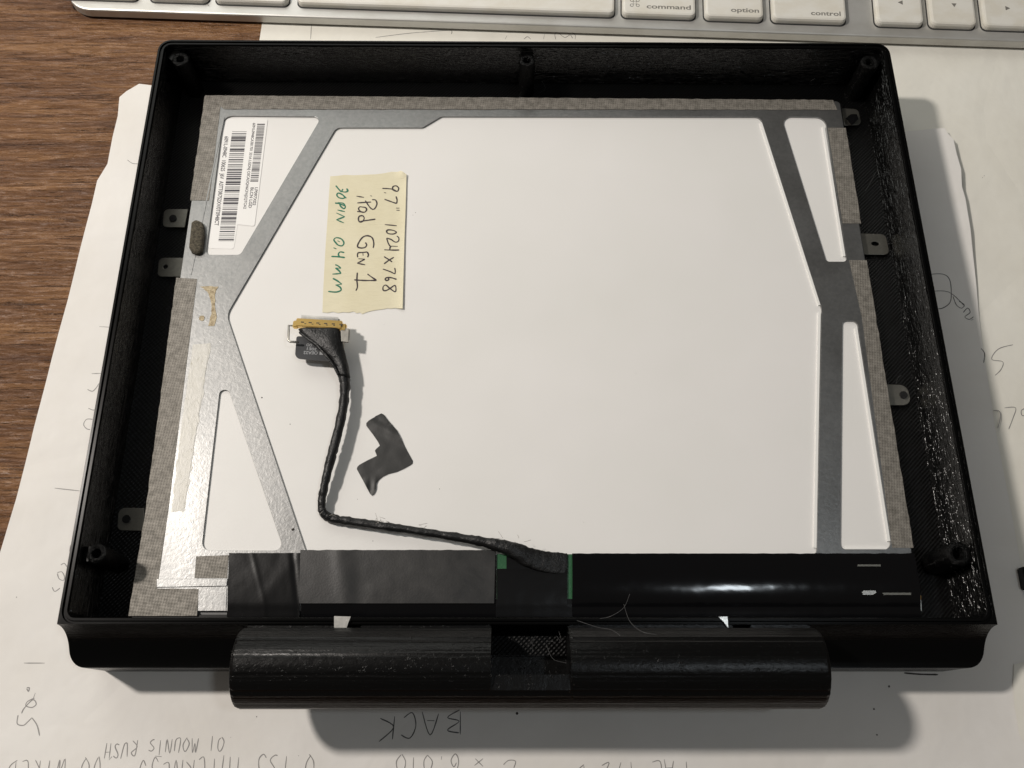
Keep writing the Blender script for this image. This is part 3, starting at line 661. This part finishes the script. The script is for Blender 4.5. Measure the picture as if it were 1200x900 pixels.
# white plastic edge of the openings, put in only where the lamp lights it
def seg_strip(name, a, b, w, z0, z1, mat, parent):
    A, B = Vector(a), Vector(b); d = (B - A).normalized(); n = Vector((-d.y, d.x)) * w
    Q = [A, B, B + n, A + n]
    return mk(name, [(q.x, q.y, z0) for q in Q] + [(q.x, q.y, z1) for q in Q], [(0, 3, 2, 1), (4, 5, 6, 7), (0, 1, 5, 4), (1, 2, 6, 5), (2, 3, 7, 6), (3, 0, 4, 7)], mat, parent)
for a, b in (((893, 143), (962, 357)), ((962, 366), (957, 642)), ((966.5, 148), (991, 300)), ((1005, 384), (1043.5, 634))):
    seg_strip('lit_opening_lip', U(*a, ZP), U(*b, ZP), -.75, ZP - .7, ZP - .12, M['white_edge'], lcd)
seg_strip('lit_opening_lip', U(990, 643.6, ZP), U(1040, 643.6, ZP), .5, ZP - .7, ZP - .12, M['white_edge'], lcd)
# conductive cloth tape
def wavy(pts, amp=.25, step=3.0, rough_edges=None):
    out = []
    for i in range(len(pts)):
        a = Vector(pts[i]); b = Vector(pts[(i + 1) % len(pts)]); L = (b - a).length; k = max(1, int(L / step))
        nrm = Vector((-(b - a).y, (b - a).x)).normalized(); am = amp if (rough_edges is None or i in rough_edges) else amp * .15
        for j in range(k):
            p = a.lerp(b, j / k); out.append(tuple(p + nrm * (am * mn.noise(Vector((p.x * .5, p.y * .5, 1))) * (0 if j == 0 else 1))))
    return out
T = [([(240, 112.5), (260, 112.5), (245, 235), (223, 235)], [3], .10), ([(240.5, 112), (976, 117.5), (981, 129), (263, 128)], [2, 0], .16), ([(970, 150), (991, 150), (1009, 262), (987.5, 262)], [1], .10),
     ([(995, 305), (1015.5, 305), (1039, 450), (1070.5, 642), (1045.5, 642), (1010, 372)], [1, 2], .10), ([(206.5, 325.5), (231, 327), (197, 600), (184, 690), (153, 704), (170.5, 600)], [5, 4], .10),
     ([(156, 689.5), (233, 690), (231, 721.8), (150.5, 721.8)], [0, 3], .17), ([(230, 652), (268, 650.5), (266, 677.5), (228, 677.5)], [], .12)]
for pts, re_, h in T:
    p = wavy(US(pts, ZP), .24, 1.6, re_); plate('cloth_tape', p, [], ZP + .01, ZP + h, M['cloth'], lcd)
# folded lower flange
f = US([(184, 678.5), (267, 678.5), (266, 687), (184, 688.5)], ZP)
plate('folded_flange', f, [], ZP + .01, ZP + .35, M['frame'], lcd, .1)
f = US([(233, 689), (266, 689), (265, 716), (232, 716)], ZP); plate('folded_flange', f, [], ZP + .01, ZP + .2, M['frame'], lcd, .05)
seg_strip('panel_rib', U(262, 137, ZP), U(223, 322, ZP), .35, ZP, ZP + .12, M['frame'], lcd)
seg_strip('panel_rib', U(246, 403, ZP), U(215, 600, ZP), -.5, ZP, ZP + .10, M['film'], lcd)
plate('adhesive_strip', wavy(US([(226, 404), (247, 402), (216, 598), (201, 600), (210, 520)], ZP), .8, 2), [], ZP + .01, ZP + .06, M['film'], lcd)
plate('glue_stain', wavy(US([(234, 336), (256, 336), (252, 345), (252, 360), (254, 372), (251, 382), (244, 382), (248, 368), (247, 352), (243, 342)], ZP), .5, 1), [], ZP + .01, ZP + .10, M['glue'], lcd)
plate('glue_stain', fillet(US([(234, 370), (240, 370), (239, 377), (233, 375)], ZP), .6), [], ZP + .01, ZP + .12, M['glue'], lcd)
# foam pad
bm = bmesh.new(); P = US([(230, 258), (238, 262), (239, 275), (237, 294), (232, 298), (225, 296), (222, 290), (224, 272), (225, 261)], ZP + .9); P = fillet(P, 1.2, 4)
cx = sum(p[0] for p in P) / len(P); cy = sum(p[1] for p in P) / len(P); V, F = [], []; n = len(P)
for s, z in ((1, ZP), (1.03, ZP + .9), (.96, ZP + 1.5), (.8, ZP + 1.8), (.5, ZP + 1.9)):
    for p in P:
        q = Vector((cx + (p[0] - cx) * s, cy + (p[1] - cy) * s, z)); q += Vector((1, 1, .7)) * .18 * mn.noise(q * 2.1); V.append(q)
for l in range(4):
    for k in range(n): F.append((l * n + k, l * n + (k + 1) % n, (l + 1) * n + (k + 1) % n, (l + 1) * n + k))
F.append(tuple(4 * n + k for k in range(n))); bm.free()
mk('foam_pad', V, F, M['foam'], lcd, True)
# mounting tabs
def tab(pts, r, hole, side, mat='tab', scr=None, z=9.5):
    P = US(pts, z); rad = [r if i in side else .2 for i in range(4)]
    hs = []
    if hole:
        c = Vector(U(*hole[:2], z)); rx, ry = hole[2], hole[3]
        hs = [[(c.x + rx * math.cos(-k * .524), c.y + ry * math.sin(-k * .524)) for k in range(12)]]
    o = plate('mounting_tab', fillet(P, rad, 5), hs, z, z + .55, M[mat], lcd, .1)
    if scr:
        c = U(*scr, z + .6); V, F = cylx(0, 1, 0, 0, 1.15, 12); V = [(c[0] + y, c[1] + zz, z + .5 + x * .5) for x, y, zz in V]
        s = mk('screw', V, F, M['screw'], o)
    return o
tab([(193, 246), (221, 246), (217, 267.5), (191, 267)], 1.5, None, (0, 3), scr=(203, 256))
tab([(187, 303), (216, 303), (213, 325.5), (185, 325)], 1.5, (194.5, 313.5, .75, .75), (0, 3))
tab([(140, 595.5), (170, 596), (168, 622.5), (138, 622)], 1.6, None, (0, 3), scr=(148.5, 608.5))
tab([(986, 128), (1005, 129), (1009, 147), (989, 148)], 1.6, (998, 139, 1.5, 1.0), (1, 2))
tab([(1008, 274.5), (1037, 275.5), (1042, 299.5), (1011, 299)], 1.7, (1025, 286.5, 1.3, .8), (1, 2))
tab([(1037, 451), (1062, 452), (1068, 475.5), (1041, 475.5)], 2.4, None, (1, 2), scr=(1058.5, 463))
# dark patch of torn film on the upper right tab
plate('film_scrap', wavy(US([(991, 139), (997, 134), (1004, 134), (1006, 140), (998, 146)], 11.3), .4, .8), [], 11.16, 11.4, M['tape_mid'], lcd)
# barcode labels
def barcode(name, a, b, hgt, z, n, parent, cover=.55):
    """printed bars across the direction a->b; hgt = bar length mm (to the left of the direction)"""
    A, B = Vector(U(*a, z)), Vector(U(*b, z)); d = (B - A); L = d.length; d.normalize(); nn = Vector((-d.y, d.x)); V, F = [], []; t = 0
    while t < L:
        wd = random.choice((.16, .16, .3, .45, .75)) * (1 if cover > .5 else .6); gp = random.choice((.16, .25, .3, .5)) * (1 if cover > .5 else .6)
        e = min(t + wd, L); q = [A + d * t, A + d * e, A + d * e + nn * hgt, A + d * t + nn * hgt]; n0 = len(V)
        V += [(p.x, p.y, z) for p in q]; F.append((n0, n0 + 1, n0 + 2, n0 + 3)); t = e + gp
    return mk(name, V, F, M['ink'], parent)
ZS = ZP - .62
lb = plate('barcode_label', fillet(US([(264, 139), (298, 139), (274, 292), (244, 291)], ZS), .8), [], ZS + .01, ZS + .08, M['sticker'], lcd)
lb['label'] = 'white label with one tall barcode and a line of serial text'
barcode('barcode', (272, 154), (256, 282.5), 4.7, ZS + .10, 40, lb)
text_mesh('label_text', '6091L-0948C  100625  J6V  A3TT0R7S2XV/0T0948CT', U(263.5, 160, ZS), U(251.5, 264.5, ZS), 1.25, ZS + .10, M['ink'], lb)
lb2 = plate('serial_label', fillet(US([(297.5, 138.5), (314, 139.5), (298.5, 265.5), (277, 263)], ZS), .7), [], ZS + .01, ZS + .16, M['sticker'], lcd)
lb2['label'] = 'small white serial label beside the tall barcode'
barcode('barcode', (301.5, 145), (293.2, 213), 2.5, ZS + .18, 40, lb2, .4)
text_mesh('label_text', '6091L0948CA3B1701 331A LGDNJ C0CADQH6CFAJ2QTCA2', U(296.5, 144.5, ZS), U(285.5, 245, ZS), .85, ZS + .18, M['ink'], lb2)
text_mesh('label_text', 'LP097X02', U(299, 220, ZS), U(296.2, 241, ZS), .95, ZS + .18, M['ink'], lb2)
text_mesh('label_text', 'BLCN LGD', U(294, 220, ZS), U(291.4, 244, ZS), .95, ZS + .18, M['ink'], lb2)
dots('dust', [(U(u, v, ZS), r) for u, v, r in [(487, 249, .13), (484, 252, .1), (307, 466, .25), (340, 497, .15), (515, 573, .13), (437, 634, .12), (684, 612, .08), (745, 438, .08), (816, 497, .06), (450, 380, .06), (462, 542, .07), (419, 585, .1), (745, 570, .05), (628, 580, .05), (820, 380, .05)]], 1, ZS + .01, M['speck'], lcd)
dots('dust', [(U(343.5, 620.5, ZP), .45)], 1, ZP + .01, M['speck'], lcd)

# lower strip: circuit board and the black tapes over it
ZK = ZP + .9
plate('circuit_board', US([(582, 649.5), (673, 649.5), (674, 703), (582, 703)], ZP + .5), [], ZP + .01, ZP + .6, M['pcb'], lcd)
def strip(name, u0, u1, v0, v1, h, mat, bulge=.5, amp=.12, vfold=None, nx=60, ny=14, seed=0, drop=3.2, slant=(0, 0), creases=()):
    """a tape strip: bulging upper face that folds down over the panel's lower edge"""
    V, F = [], []
    a0 = Vector(U(u0, v0, ZP + h)); a1 = Vector(U(u1, v0, ZP + h)); b0 = Vector(U(u0 + slant[0], v1, ZP + h)); b1 = Vector(U(u1 + slant[1], v1, ZP + h))
    for j in range(ny + 1):
        t = j / ny; A = a0.lerp(b0, t); B = a1.lerp(b1, t)
        for i in range(nx + 1):
            s = i / nx; p = A.lerp(B, s); z = ZP + h + bulge * math.sin(math.pi * min(1, t)) ** .8
            z += amp * mn.noise(Vector((p.x * .16 + seed, p.y * .22, seed))) + amp * .5 * mn.noise(Vector((p.x * .5, p.y * .6, seed)))
            for s0, sw, sk, sh in creases: z += sh * math.exp(-((s - s0 - sk * (t - .5)) / sw) ** 2)
            p2 = Vector((p.x, p.y + (.16 * mn.noise(Vector((p.x * .4, 7, seed))) if j == 0 else 0)))
            V.append((p2.x, p2.y, z))
    m = nx + 1
    for j in range(ny):
        for i in range(nx): F.append((j * m + i, (j + 1) * m + i, (j + 1) * m + i + 1, j * m + i + 1))
    # skirt down on all four sides
    def skirt(idx):
        n0 = len(V)
        for i in idx: x, y, z = V[i]; V.append((x, y, ZP + .05))
        for k in range(len(idx) - 1): F.append((idx[k], idx[k + 1], n0 + k + 1, n0 + k))
    skirt([i for i in range(m)]); skirt([j * m for j in range(ny + 1)][::-1]); skirt([j * m + nx for j in range(ny + 1)]); 
    if drop:
        n0 = len(V); last = [(ny) * m + i for i in range(m)]
        for dy, dz in ((.5, .12), (1.9, .3), (2.8, .45), (3.05, drop)):
            for i in last: x, y, z = V[i]; V.append((x, y - dy, z - dz))
        rows = [last] + [[n0 + r * m + i for i in range(m)] for r in range(4)]
        for r in range(4):
            for i in range(nx): F.append((rows[r][i], rows[r + 1][i], rows[r + 1][i + 1], rows[r][i + 1]))
    else: skirt([ny * m + i for i in range(m)][::-1])
    o = mk(name, V, F, mat, lcd, True); smooth_by_angle(o, 38); return o
s = strip('black_tape', 268.5, 353, 648, 710, .8, M['tape_mid'], .25, .05, seed=3, slant=(-2, -2), creases=((.70, .12, -.5, .08), (.42, .03, .2, .05), (.93, .04, .1, -.12))); s['label'] = 'satin black tape with creases at the left of the lower strip'
s = strip('black_tape', 353, 581, 646, 710, .9, M['tape_gloss'], .1, .05, seed=5, drop=2.8)
s = strip('black_tape', 352, 580.5, 644.5, 707, 1.35, M['tape_grey'], .12, .06, seed=8, drop=0, slant=(-1.5, -1.5), creases=((.22, .05, .05, .22), (.30, .05, 0, -.08), (.7, .2, .3, .15))); s['label'] = 'scuffed charcoal tape rectangle left of the cable end'
s = strip('black_tape', 582.5, 664.5, 666.5, 709, 1.0, M['tape_mid'], .15, .08, seed=12, nx=24); s['label'] = 'short black tape patch below the cable end'
s = strip('black_tape', 670.5, 1071, 648.5, 710, 1.0, M['tape_gloss'], 1.0, .035, seed=21, nx=120, ny=18, slant=(0, 8)); s['label'] = 'long glossy black tape at the right of the lower strip'
s = strip('black_tape', 593.5, 664.5, 648.5, 668, .9, M['tape_mid'], .05, .1, seed=17, nx=20, ny=6, drop=0)
s = strip('black_tape', 581, 671, 702, 710, .85, M['tape_mid'], .0, .05, seed=15, nx=20, ny=3)
box('panel_lower_edge', -104.5, 104.8, -85.0, -82.95, ZF + .3, ZP - .4, M['sensor_black'], lcd, .2)
# torn silver bits at the right end of the glossy tape
plate('exposed_metal', US([(1010, 694), (1012, 692), (1026, 692), (1027, 694.5), (1023, 697), (1012, 697)], ZP + 2), [], ZP + 1.6, ZP + 1.95, M['silver'], lcd)
plate('exposed_metal', US([(1034, 694.5), (1068, 694.5), (1068, 697), (1036, 697)], ZP + 1.9), [], ZP + 1.3, ZP + 1.75, M['tab'], lcd)
plate('exposed_metal', US([(1005, 661.5), (1032, 661.5), (1032, 663.7), (1005, 663.7)], ZP + 2), [], ZP + 1.6, ZP + 2.05, M['tab'], lcd)
plate('amber_film', US([(1075, 698), (1079, 700), (1080, 716), (1075, 716)], ZP), [], ZP - 1.5, ZP + .1, M['silver'], lcd)
plate('amber_film', US([(1076, 697), (1079.5, 698), (1079.5, 703), (1076, 703)], ZP + .3), [], ZP + .12, ZP + .3, M['orange'], lcd)
plate('exposed_metal', US([(1067, 655), (1071, 655), (1073, 663), (1069, 664)], ZP + 1), [], ZP + .2, ZP + 1.0, M['tab'], lcd)
# metal lugs sticking out over the front rim
def lug(pts, z0=26.45, z1=26.8): 
    o = plate('metal_lug', US(pts, z1), [], z0, z1, M['silver'], lcd); return o
lug([(391.5, 722), (411, 722.5), (408, 730), (406, 736), (391.5, 735.5)]); lug([(842, 722.5), (852.5, 722.5), (853.5, 735.5), (849, 730)])

# ---------------------------------------------------------------- masking tape note
tp = root('masking_tape', (*U(430, 285, ZP), ZP), 'cream masking tape with black and green handwriting, stuck on the white panel', 'tape')
TPX = [(387, 206.5), (395, 206), (404, 204.8), (415, 205.3), (428, 204.6), (440, 204.2), (450, 203), (459, 201.2), (466, 201.6), (470, 201), (473, 203.5), (476.5, 205.5), (476, 225), (475.3, 250), (474.2, 280), (473.4, 310), (472.6, 340), (472, 362.5),
       (468.5, 362), (463, 361), (458, 361.6), (454, 361.2), (448, 362.4), (441, 363.2), (435, 364.3), (429, 366), (424.5, 368), (422, 366), (418, 367), (414, 364.8), (409, 366.2), (402, 365.7), (396, 366.7), (390, 365.2), (384, 366.5), (377.8, 365.8), (378.5, 345), (380, 315), (381.4, 290), (383.5, 260), (385, 235)]
xr = U(474, 290, ZP)[0]
def zT(x, y):
    r = ZS + .16 + .05 * mn.noise(Vector((x * .2, y * .5, 2)))
    e = (x - (xr - 3.2)) / 3.2; r += .55 * max(0, min(1.2, e)) ** 2
    c = U(472, 203, ZP); d = math.hypot(x - c[0], y - c[1]); r += .9 * max(0, 1 - d / 3.2) ** 2
    return r
sheet('tape_strip', US(TPX, ZS + .2), zT, .8, M['mask'], tp)
def TA(p): return [U(385 + x / 10, 200 + y / 10, ZS + .2) for x, y in p]
def TB(p): return [U(380 + x / 10, 280 + y / 10, ZS + .2) for x, y in p]
line1 = [TA(q) for q in ([(812, 242), (822, 205), (792, 178), (755, 188), (753, 222), (785, 240), (812, 242)], [(800, 243), (750, 218), (690, 210), (630, 208)], [(650, 255), (674, 262)], [(790, 300), (803, 345), (797, 385)], [(797, 385), (740, 365), (655, 335)],
        [(790, 438), (832, 440)], [(795, 463), (834, 465)], [(660, 632), (800, 646)], [(800, 722), (760, 700), (700, 694), (680, 712), (700, 737), (760, 742), (800, 722)], [(800, 765), (824, 790), (818, 828), (780, 836), (730, 805), (680, 790)], [(680, 790), (700, 850), (722, 885)])]
line1 += [TB(q) for q in ([(862, 88), (780, 84)], [(780, 84), (770, 105), (768, 128)], [(700, 127), (790, 130), (880, 132)], [(700, 207), (760, 245), (795, 270)], [(815, 215), (760, 248), (700, 292)], [(825, 340), (832, 375), (828, 412)], [(828, 412), (770, 382), (685, 352)],
        [(847, 475), (790, 455), (735, 452), (715, 470), (730, 488), (755, 475), (745, 452)], [(770, 580), (825, 545), (840, 580), (830, 620), (770, 580), (720, 540), (690, 560), (690, 598), (722, 605), (770, 580)])]
line2 = [TA(q) for q in ([(328, 299), (415, 313)], [(488, 292), (510, 300)], [(335, 378), (420, 372), (500, 368)], [(510, 340), (550, 345), (567, 385), (550, 432), (522, 453), (485, 430), (430, 350)], [(385, 425), (430, 432), (446, 455), (425, 485), (380, 480), (352, 450), (365, 425), (390, 425)], [(335, 478), (375, 482), (415, 490)],
        [(400, 525), (360, 535), (350, 570), (365, 600), (400, 592), (418, 555), (400, 525)], [(365, 602), (400, 590), (480, 578), (550, 568)])]
line2 += [TB(q) for q in ([(573, 106), (580, 50), (560, -15), (505, -38), (450, -20), (405, 40), (390, 90), (430, 106), (478, 98), (497, 68), (480, 42)], [(505, 152), (450, 158), (395, 160)], [(397, 160), (388, 185), (392, 215)], [(452, 160), (455, 195)], [(505, 152), (517, 185), (507, 215)],
        [(400, 232), (475, 236)], [(475, 236), (430, 262), (385, 285)], [(385, 285), (480, 303)], [(350, 480), (480, 487), (612, 486)], [(505, 410), (560, 450), (612, 486)], [(387, 395), (382, 480), (388, 560), (370, 606)])]
line3 = [TA(q) for q in ([(85, 175), (112, 208), (150, 250)], [(150, 250), (168, 215), (158, 242), (195, 250), (225, 238), (212, 208)], [(208, 322), (160, 280), (115, 262), (97, 285), (120, 315), (165, 325), (188, 315), (172, 290)], [(75, 378), (130, 388), (190, 412)], [(105, 374), (170, 382), (196, 420), (180, 445), (145, 420), (130, 392)],
        [(105, 460), (192, 480)], [(92, 495), (190, 540)], [(190, 540), (92, 575)], [(92, 575), (180, 612)], [(85, 845), (62, 810), (92, 785), (150, 800), (180, 845), (158, 880), (110, 870), (78, 835)], [(105, 820), (132, 835)])]
line3 += [TB(q) for q in ([(108, 103), (142, 116)], [(235, 160), (185, 152), (165, 180), (180, 212)], [(82, 205), (160, 208), (242, 218)], [(128, 302), (160, 315), (195, 345)], [(195, 345), (130, 340)], [(130, 340), (170, 370), (195, 405)], [(195, 405), (95, 412)],
        [(100, 462), (155, 492), (205, 530)], [(205, 530), (130, 540)], [(140, 540), (185, 565), (195, 600), (140, 622), (45, 615)])]
lift = lambda x, y: zT(x, y)
ribbons('handwriting', line1, .50, lift, M['marker'], tp, th=.06); ribbons('handwriting', line2, .54, lift, M['marker'], tp, th=.06)
g = ribbons('handwriting', line3, .56, lift, M['green_marker'], tp, th=.06); g['label'] = 'green handwriting'

# ---------------------------------------------------------------- cable
cb = root('display_cable', (*U(400, 480, ZP), ZP), 'thin black taped cable with a gold connector, lying across the white panel', 'cable')
def c3(u, v, z): return (*U(u, v, z), z)
fan = [(386, 349.5, 399, 20.2, .22), (392, 353, 400, 20.1, .26), (400, 362, 401.5, 19.9, .34), (408, 371, 403, 19.8, .42), (415, 379, 405, 19.6, .5), (423, 387, 407, 19.4, .62), (431, 392.5, 409, 19.2, .78), (442, 396, 410.5, 19.0, .92)]
path = [(432, 401.5, 16.4), (442, 403, 16.4), (455, 404.2, 16.3), (475, 402.5, 16.4), (500, 397.5, 16.4), (525, 391, 16.3), (550, 384.5, 16.0), (575, 379, 15.4), (590, 377, 14.9), (600, 378.5, 14.5), (606, 384.5, 14.0), (609, 396, 13.9), (612, 415, 14.0), (617, 450, 14.3), (622, 485, 14.5), (628, 525, 14.7), (634, 560, 15.0), (639, 584, 15.3), (645, 603, 15.4), (653, 620, 14.9), (658, 638, 14.4), (660, 655, 14.1), (660.5, 665, 13.95)]
rad_path = [1.55, 1.55, 1.45, 1.35, 1.35, 1.3, 1.25, 1.12, 1.1, 1.15, 1.25, 1.2, 1.2, 1.2, 1.15, 1.15, 1.3, 1.7, 2.1, 2.6, 2.8, 2.8, 2.6]
P = [c3(u, v, z) for v, u, z in path]
def resample(L, seg=5):
    q = catmull([(a, 0, 0) for a in L], seg); return [a.x for a in q]
PP = catmull(P, 8); RR = resample(rad_path, 8); FF = resample([1.0] * 17 + [.8, .55, .3, .16, .1, .05], 8)
# the wrap is a spiral of cloth tape: a slight step repeats along the cable
RR = [q + (0 if q > 1.65 else 1) * (.12 * (((i * .17) % 1.0) - .5) + .05 * math.sin(i * .9)) for i, q in enumerate(RR)]
tube('cable_sheath', PP, RR, M['wrap'], cb, 20, FF, .2)
V, F = [], []; nc = 22; rows = []
fan_d = []
for i in range(len(fan) - 1):
    for k in range(4): fan_d.append([fan[i][q] + (fan[i + 1][q] - fan[i][q]) * k / 4 for q in range(5)])
fan_d.append(list(fan[-1]))
for j, (v, l, r_, z, fl) in enumerate(fan_d):
    z -= 2.2; a = Vector(U(l, v, z)); b = Vector(U(r_, v, z)); hw = (b - a).length / 2; th = hw * fl
    for k in range(nc):
        q = 2 * math.pi * k / nc; t = .5 - .5 * math.cos(q); p = a.lerp(b, t); zz = z + math.sin(q) * th
        if math.sin(q) > 0: zz += .28 * mn.noise(Vector((t * 4.0, j * .06, 3))) + .22 * math.sin(t * 9 + j * .12) * (1 - fl) * math.sin(q)
        V.append((p.x, p.y, zz))
for j in range(len(fan_d) - 1):
    for k in range(nc): F.append((j * nc + k, (j + 1) * nc + k, (j + 1) * nc + (k + 1) % nc, j * nc + (k + 1) % nc))
F.append(tuple(range(nc))); F.append(tuple((len(fan_d) - 1) * nc + k for k in range(nc))[::-1])
mk('fan_wrap', V, F, M['wrap'], cb, True)
# folded wrap edge running down the fan
tube('wrap_fold', catmull([c3(350.5, 389, 18.3), c3(361, 397, 18.9), c3(370, 403, 19.2), c3(377, 411, 19.3), c3(385, 420, 19.2), c3(392, 430, 18.7), c3(397, 440, 18.2)], 5), [.15] + [.42] * 29 + [.15], M['wrap'], cb, 8, [.6] * 31, .05)
# connector
DZ = -2.3
cx0, cx1 = Vector(U(343.5, 378.2, 18.3)), Vector(U(404.5, 381.8, 18.3)); cdv = (cx1 - cx0).normalized(); cn = Vector((-cdv.y, cdv.x)); CL = (cx1 - cx0).length
cdir = math.atan2(cdv.y, cdv.x)
def cbx(name, s0, s1, n0, n1, z0, z1, mat, bev=.1, parent=None):
    c_ = cx0 + cdv * ((s0 + s1) / 2) + cn * ((n0 + n1) / 2); hx, hy = (s1 - s0) / 2, (n1 - n0) / 2
    return box(name, c_.x - hx, c_.x + hx, c_.y - hy, c_.y + hy, z0 + DZ, z1 + DZ, mat, parent or conn, bev, cdir)
conn = cb
shell = cbx('connector', .9, CL - .9, -1.2, 1.35, 19.4, 21.2, M['gold'], .2)
cbx('connector_end', 0, 1.6, -1.5, .7, 19.4, 20.9, M['gold'], .25, shell); cbx('connector_end', CL - 1.6, CL + .4, -1.7, .6, 19.4, 20.9, M['gold'], .25, shell)
cbx('contact_bar', 2.0, CL - 1.9, 1.4, 2.2, 19.2, 20.5, M['bail'], .1, shell)
V, F = [], []
bm = bmesh.new()
for k in range(30):
    s0 = 2.1 + k * (CL - 4.3) / 30; c_ = cx0 + cdv * (s0 + .13) + cn * 1.9
    r = bmesh.ops.create_cube(bm, size=1); bmesh.ops.scale(bm, vec=(.24, 1.3, .25), verts=r['verts']); bmesh.ops.rotate(bm, cent=(0, 0, 0), verts=r['verts'], matrix=Matrix.Rotation(cdir, 3, 'Z')); bmesh.ops.translate(bm, verts=r['verts'], vec=(c_.x, c_.y, 20.7 + DZ))
o = mk_bm('contact_pins', bm, M['silver'], shell); o['kind'] = 'stuff'
for k in range(6): cbx('slot', 2.4 + k * 2.25, 3.3 + k * 2.25, -.05, .25, 21.15, 21.24, M['gap'], 0, shell)
for k in range(6): cbx('slot', 3.5 + k * 2.1, 4.0 + k * 2.1, -.45, -.25, 21.15, 21.24, M['gap'], 0, shell)
bailz = 18.0
tube('latch_wire', [c3(349, 382, bailz), c3(338.5, 381.5, bailz), c3(337.8, 399, bailz - .2), c3(340, 400.5, bailz - .2), c3(350, 401, bailz - .2)], [.36] * 5, M['bail'], cb, 8)
plate('latch_bracket', US([(399, 383.5), (409, 385), (408, 401), (400, 400)], 18.4), [], 17.8, 18.4, M['bail'], cb, .08)
tube('latch_wire', [c3(407, 386, bailz), c3(409.5, 386.5, bailz), c3(408.8, 398, bailz), c3(404, 400, bailz)], [.25] * 4, M['bail'], cb, 8)
fx = plate('flex_tab', fillet(US([(347.5, 394), (372, 394), (398, 418), (386, 423), (358, 421), (345.5, 419.5)], 16.2), [.6, .6, .5, .5, 1.2, 2.4]), [], 15.8, 16.2, M['flex'], cb)
text_mesh('print', '■ OEA22', U(379, 412.2, 16.2), U(356, 411.5, 16.2), .95, 16.24, M['flex_ink'], fx)
text_mesh('print', '30E1', U(371.5, 408, 16.2), U(360, 407, 16.2), .85, 16.24, M['flex_ink'], fx)
text_mesh('print', 'OO', U(366, 403.2, 16.2), U(359.5, 402.6, 16.2), .85, 16.24, M['flex_ink'], fx)
# lint caught on the wrap
for k in range(26):
    u, v = random.choice([(492, 617), (452, 612), (588, 631), (385, 605), (608, 633)]); a = Vector(c3(u + random.gauss(0, 5), v + random.gauss(0, 1.5), 17.0 + random.random()))
    tube('lint', [a, a + Vector((random.gauss(0, .5), random.gauss(.3, .5), .25)), a + Vector((random.gauss(0, .9), random.gauss(.5, .7), .1))], .05, M['lint'], cb, 4) if k % 2 else None

# ---------------------------------------------------------------- scrap of black tape
sc = root('tape_scrap', (*U(455, 530, ZP), ZS), 'small torn piece of black tape lying alone on the white panel beside the cable', 'tape')
SP = US([(447, 484.5), (450, 486), (455, 493), (465, 504), (474, 522), (483.8, 540), (483.5, 543), (481, 545), (472, 550), (465, 553), (455, 555.5), (449, 558.5), (443.5, 563), (440.8, 567), (440.8, 573), (438.5, 579), (436, 580.8), (433.5, 578.5), (427, 566), (418, 549.5), (418.6, 547), (421, 544.5), (431, 539), (441.5, 534), (440.5, 531), (439.2, 528), (441, 525.5), (445, 522), (443.2, 518), (437, 509), (429.3, 499), (429.2, 496), (432, 493.5), (440, 488)], ZS + .3)
c0 = Vector(U(441, 503, ZS)); c1 = Vector(U(458, 512, ZS)); tip = Vector(U(434, 570, ZS))
dn = (c1 - c0).normalized(); nn_ = Vector((-dn.y, dn.x))
def zS(x, y):
    p = Vector((x, y)); d = (p - c0).dot(nn_); r = ZS + .15
    if d > -1.2: r += .45 * math.exp(-((d - 1.4) / 1.5) ** 2)
    if d > 3: r += .25
    t = (p - tip).length; r += .9 * max(0, 1 - t / 3.0) * (.5 + .5 * math.sin(p.x * 2.2)) + .1 * mn.noise(Vector((x * .4, y * .4, 0)))
    return r
sheet('scrap', SP, zS, .7, M['scrap'], sc)

# ---------------------------------------------------------------- black thing entering at the right edge
bt = root('black_block', (*U(1212, 677, 0), 0.5), 'small black object cut off by the right edge, on the paper', 'electronic part')
box('block_body', *(lambda a, b: (a[0], a[0] + 22, b[1], a[1]))(U(1197.5, 664, 4), U(1197.5, 690, 4)), .9, 4.2, M['sensor_black'], bt, .4)
print('objects', len(bpy.data.objects))
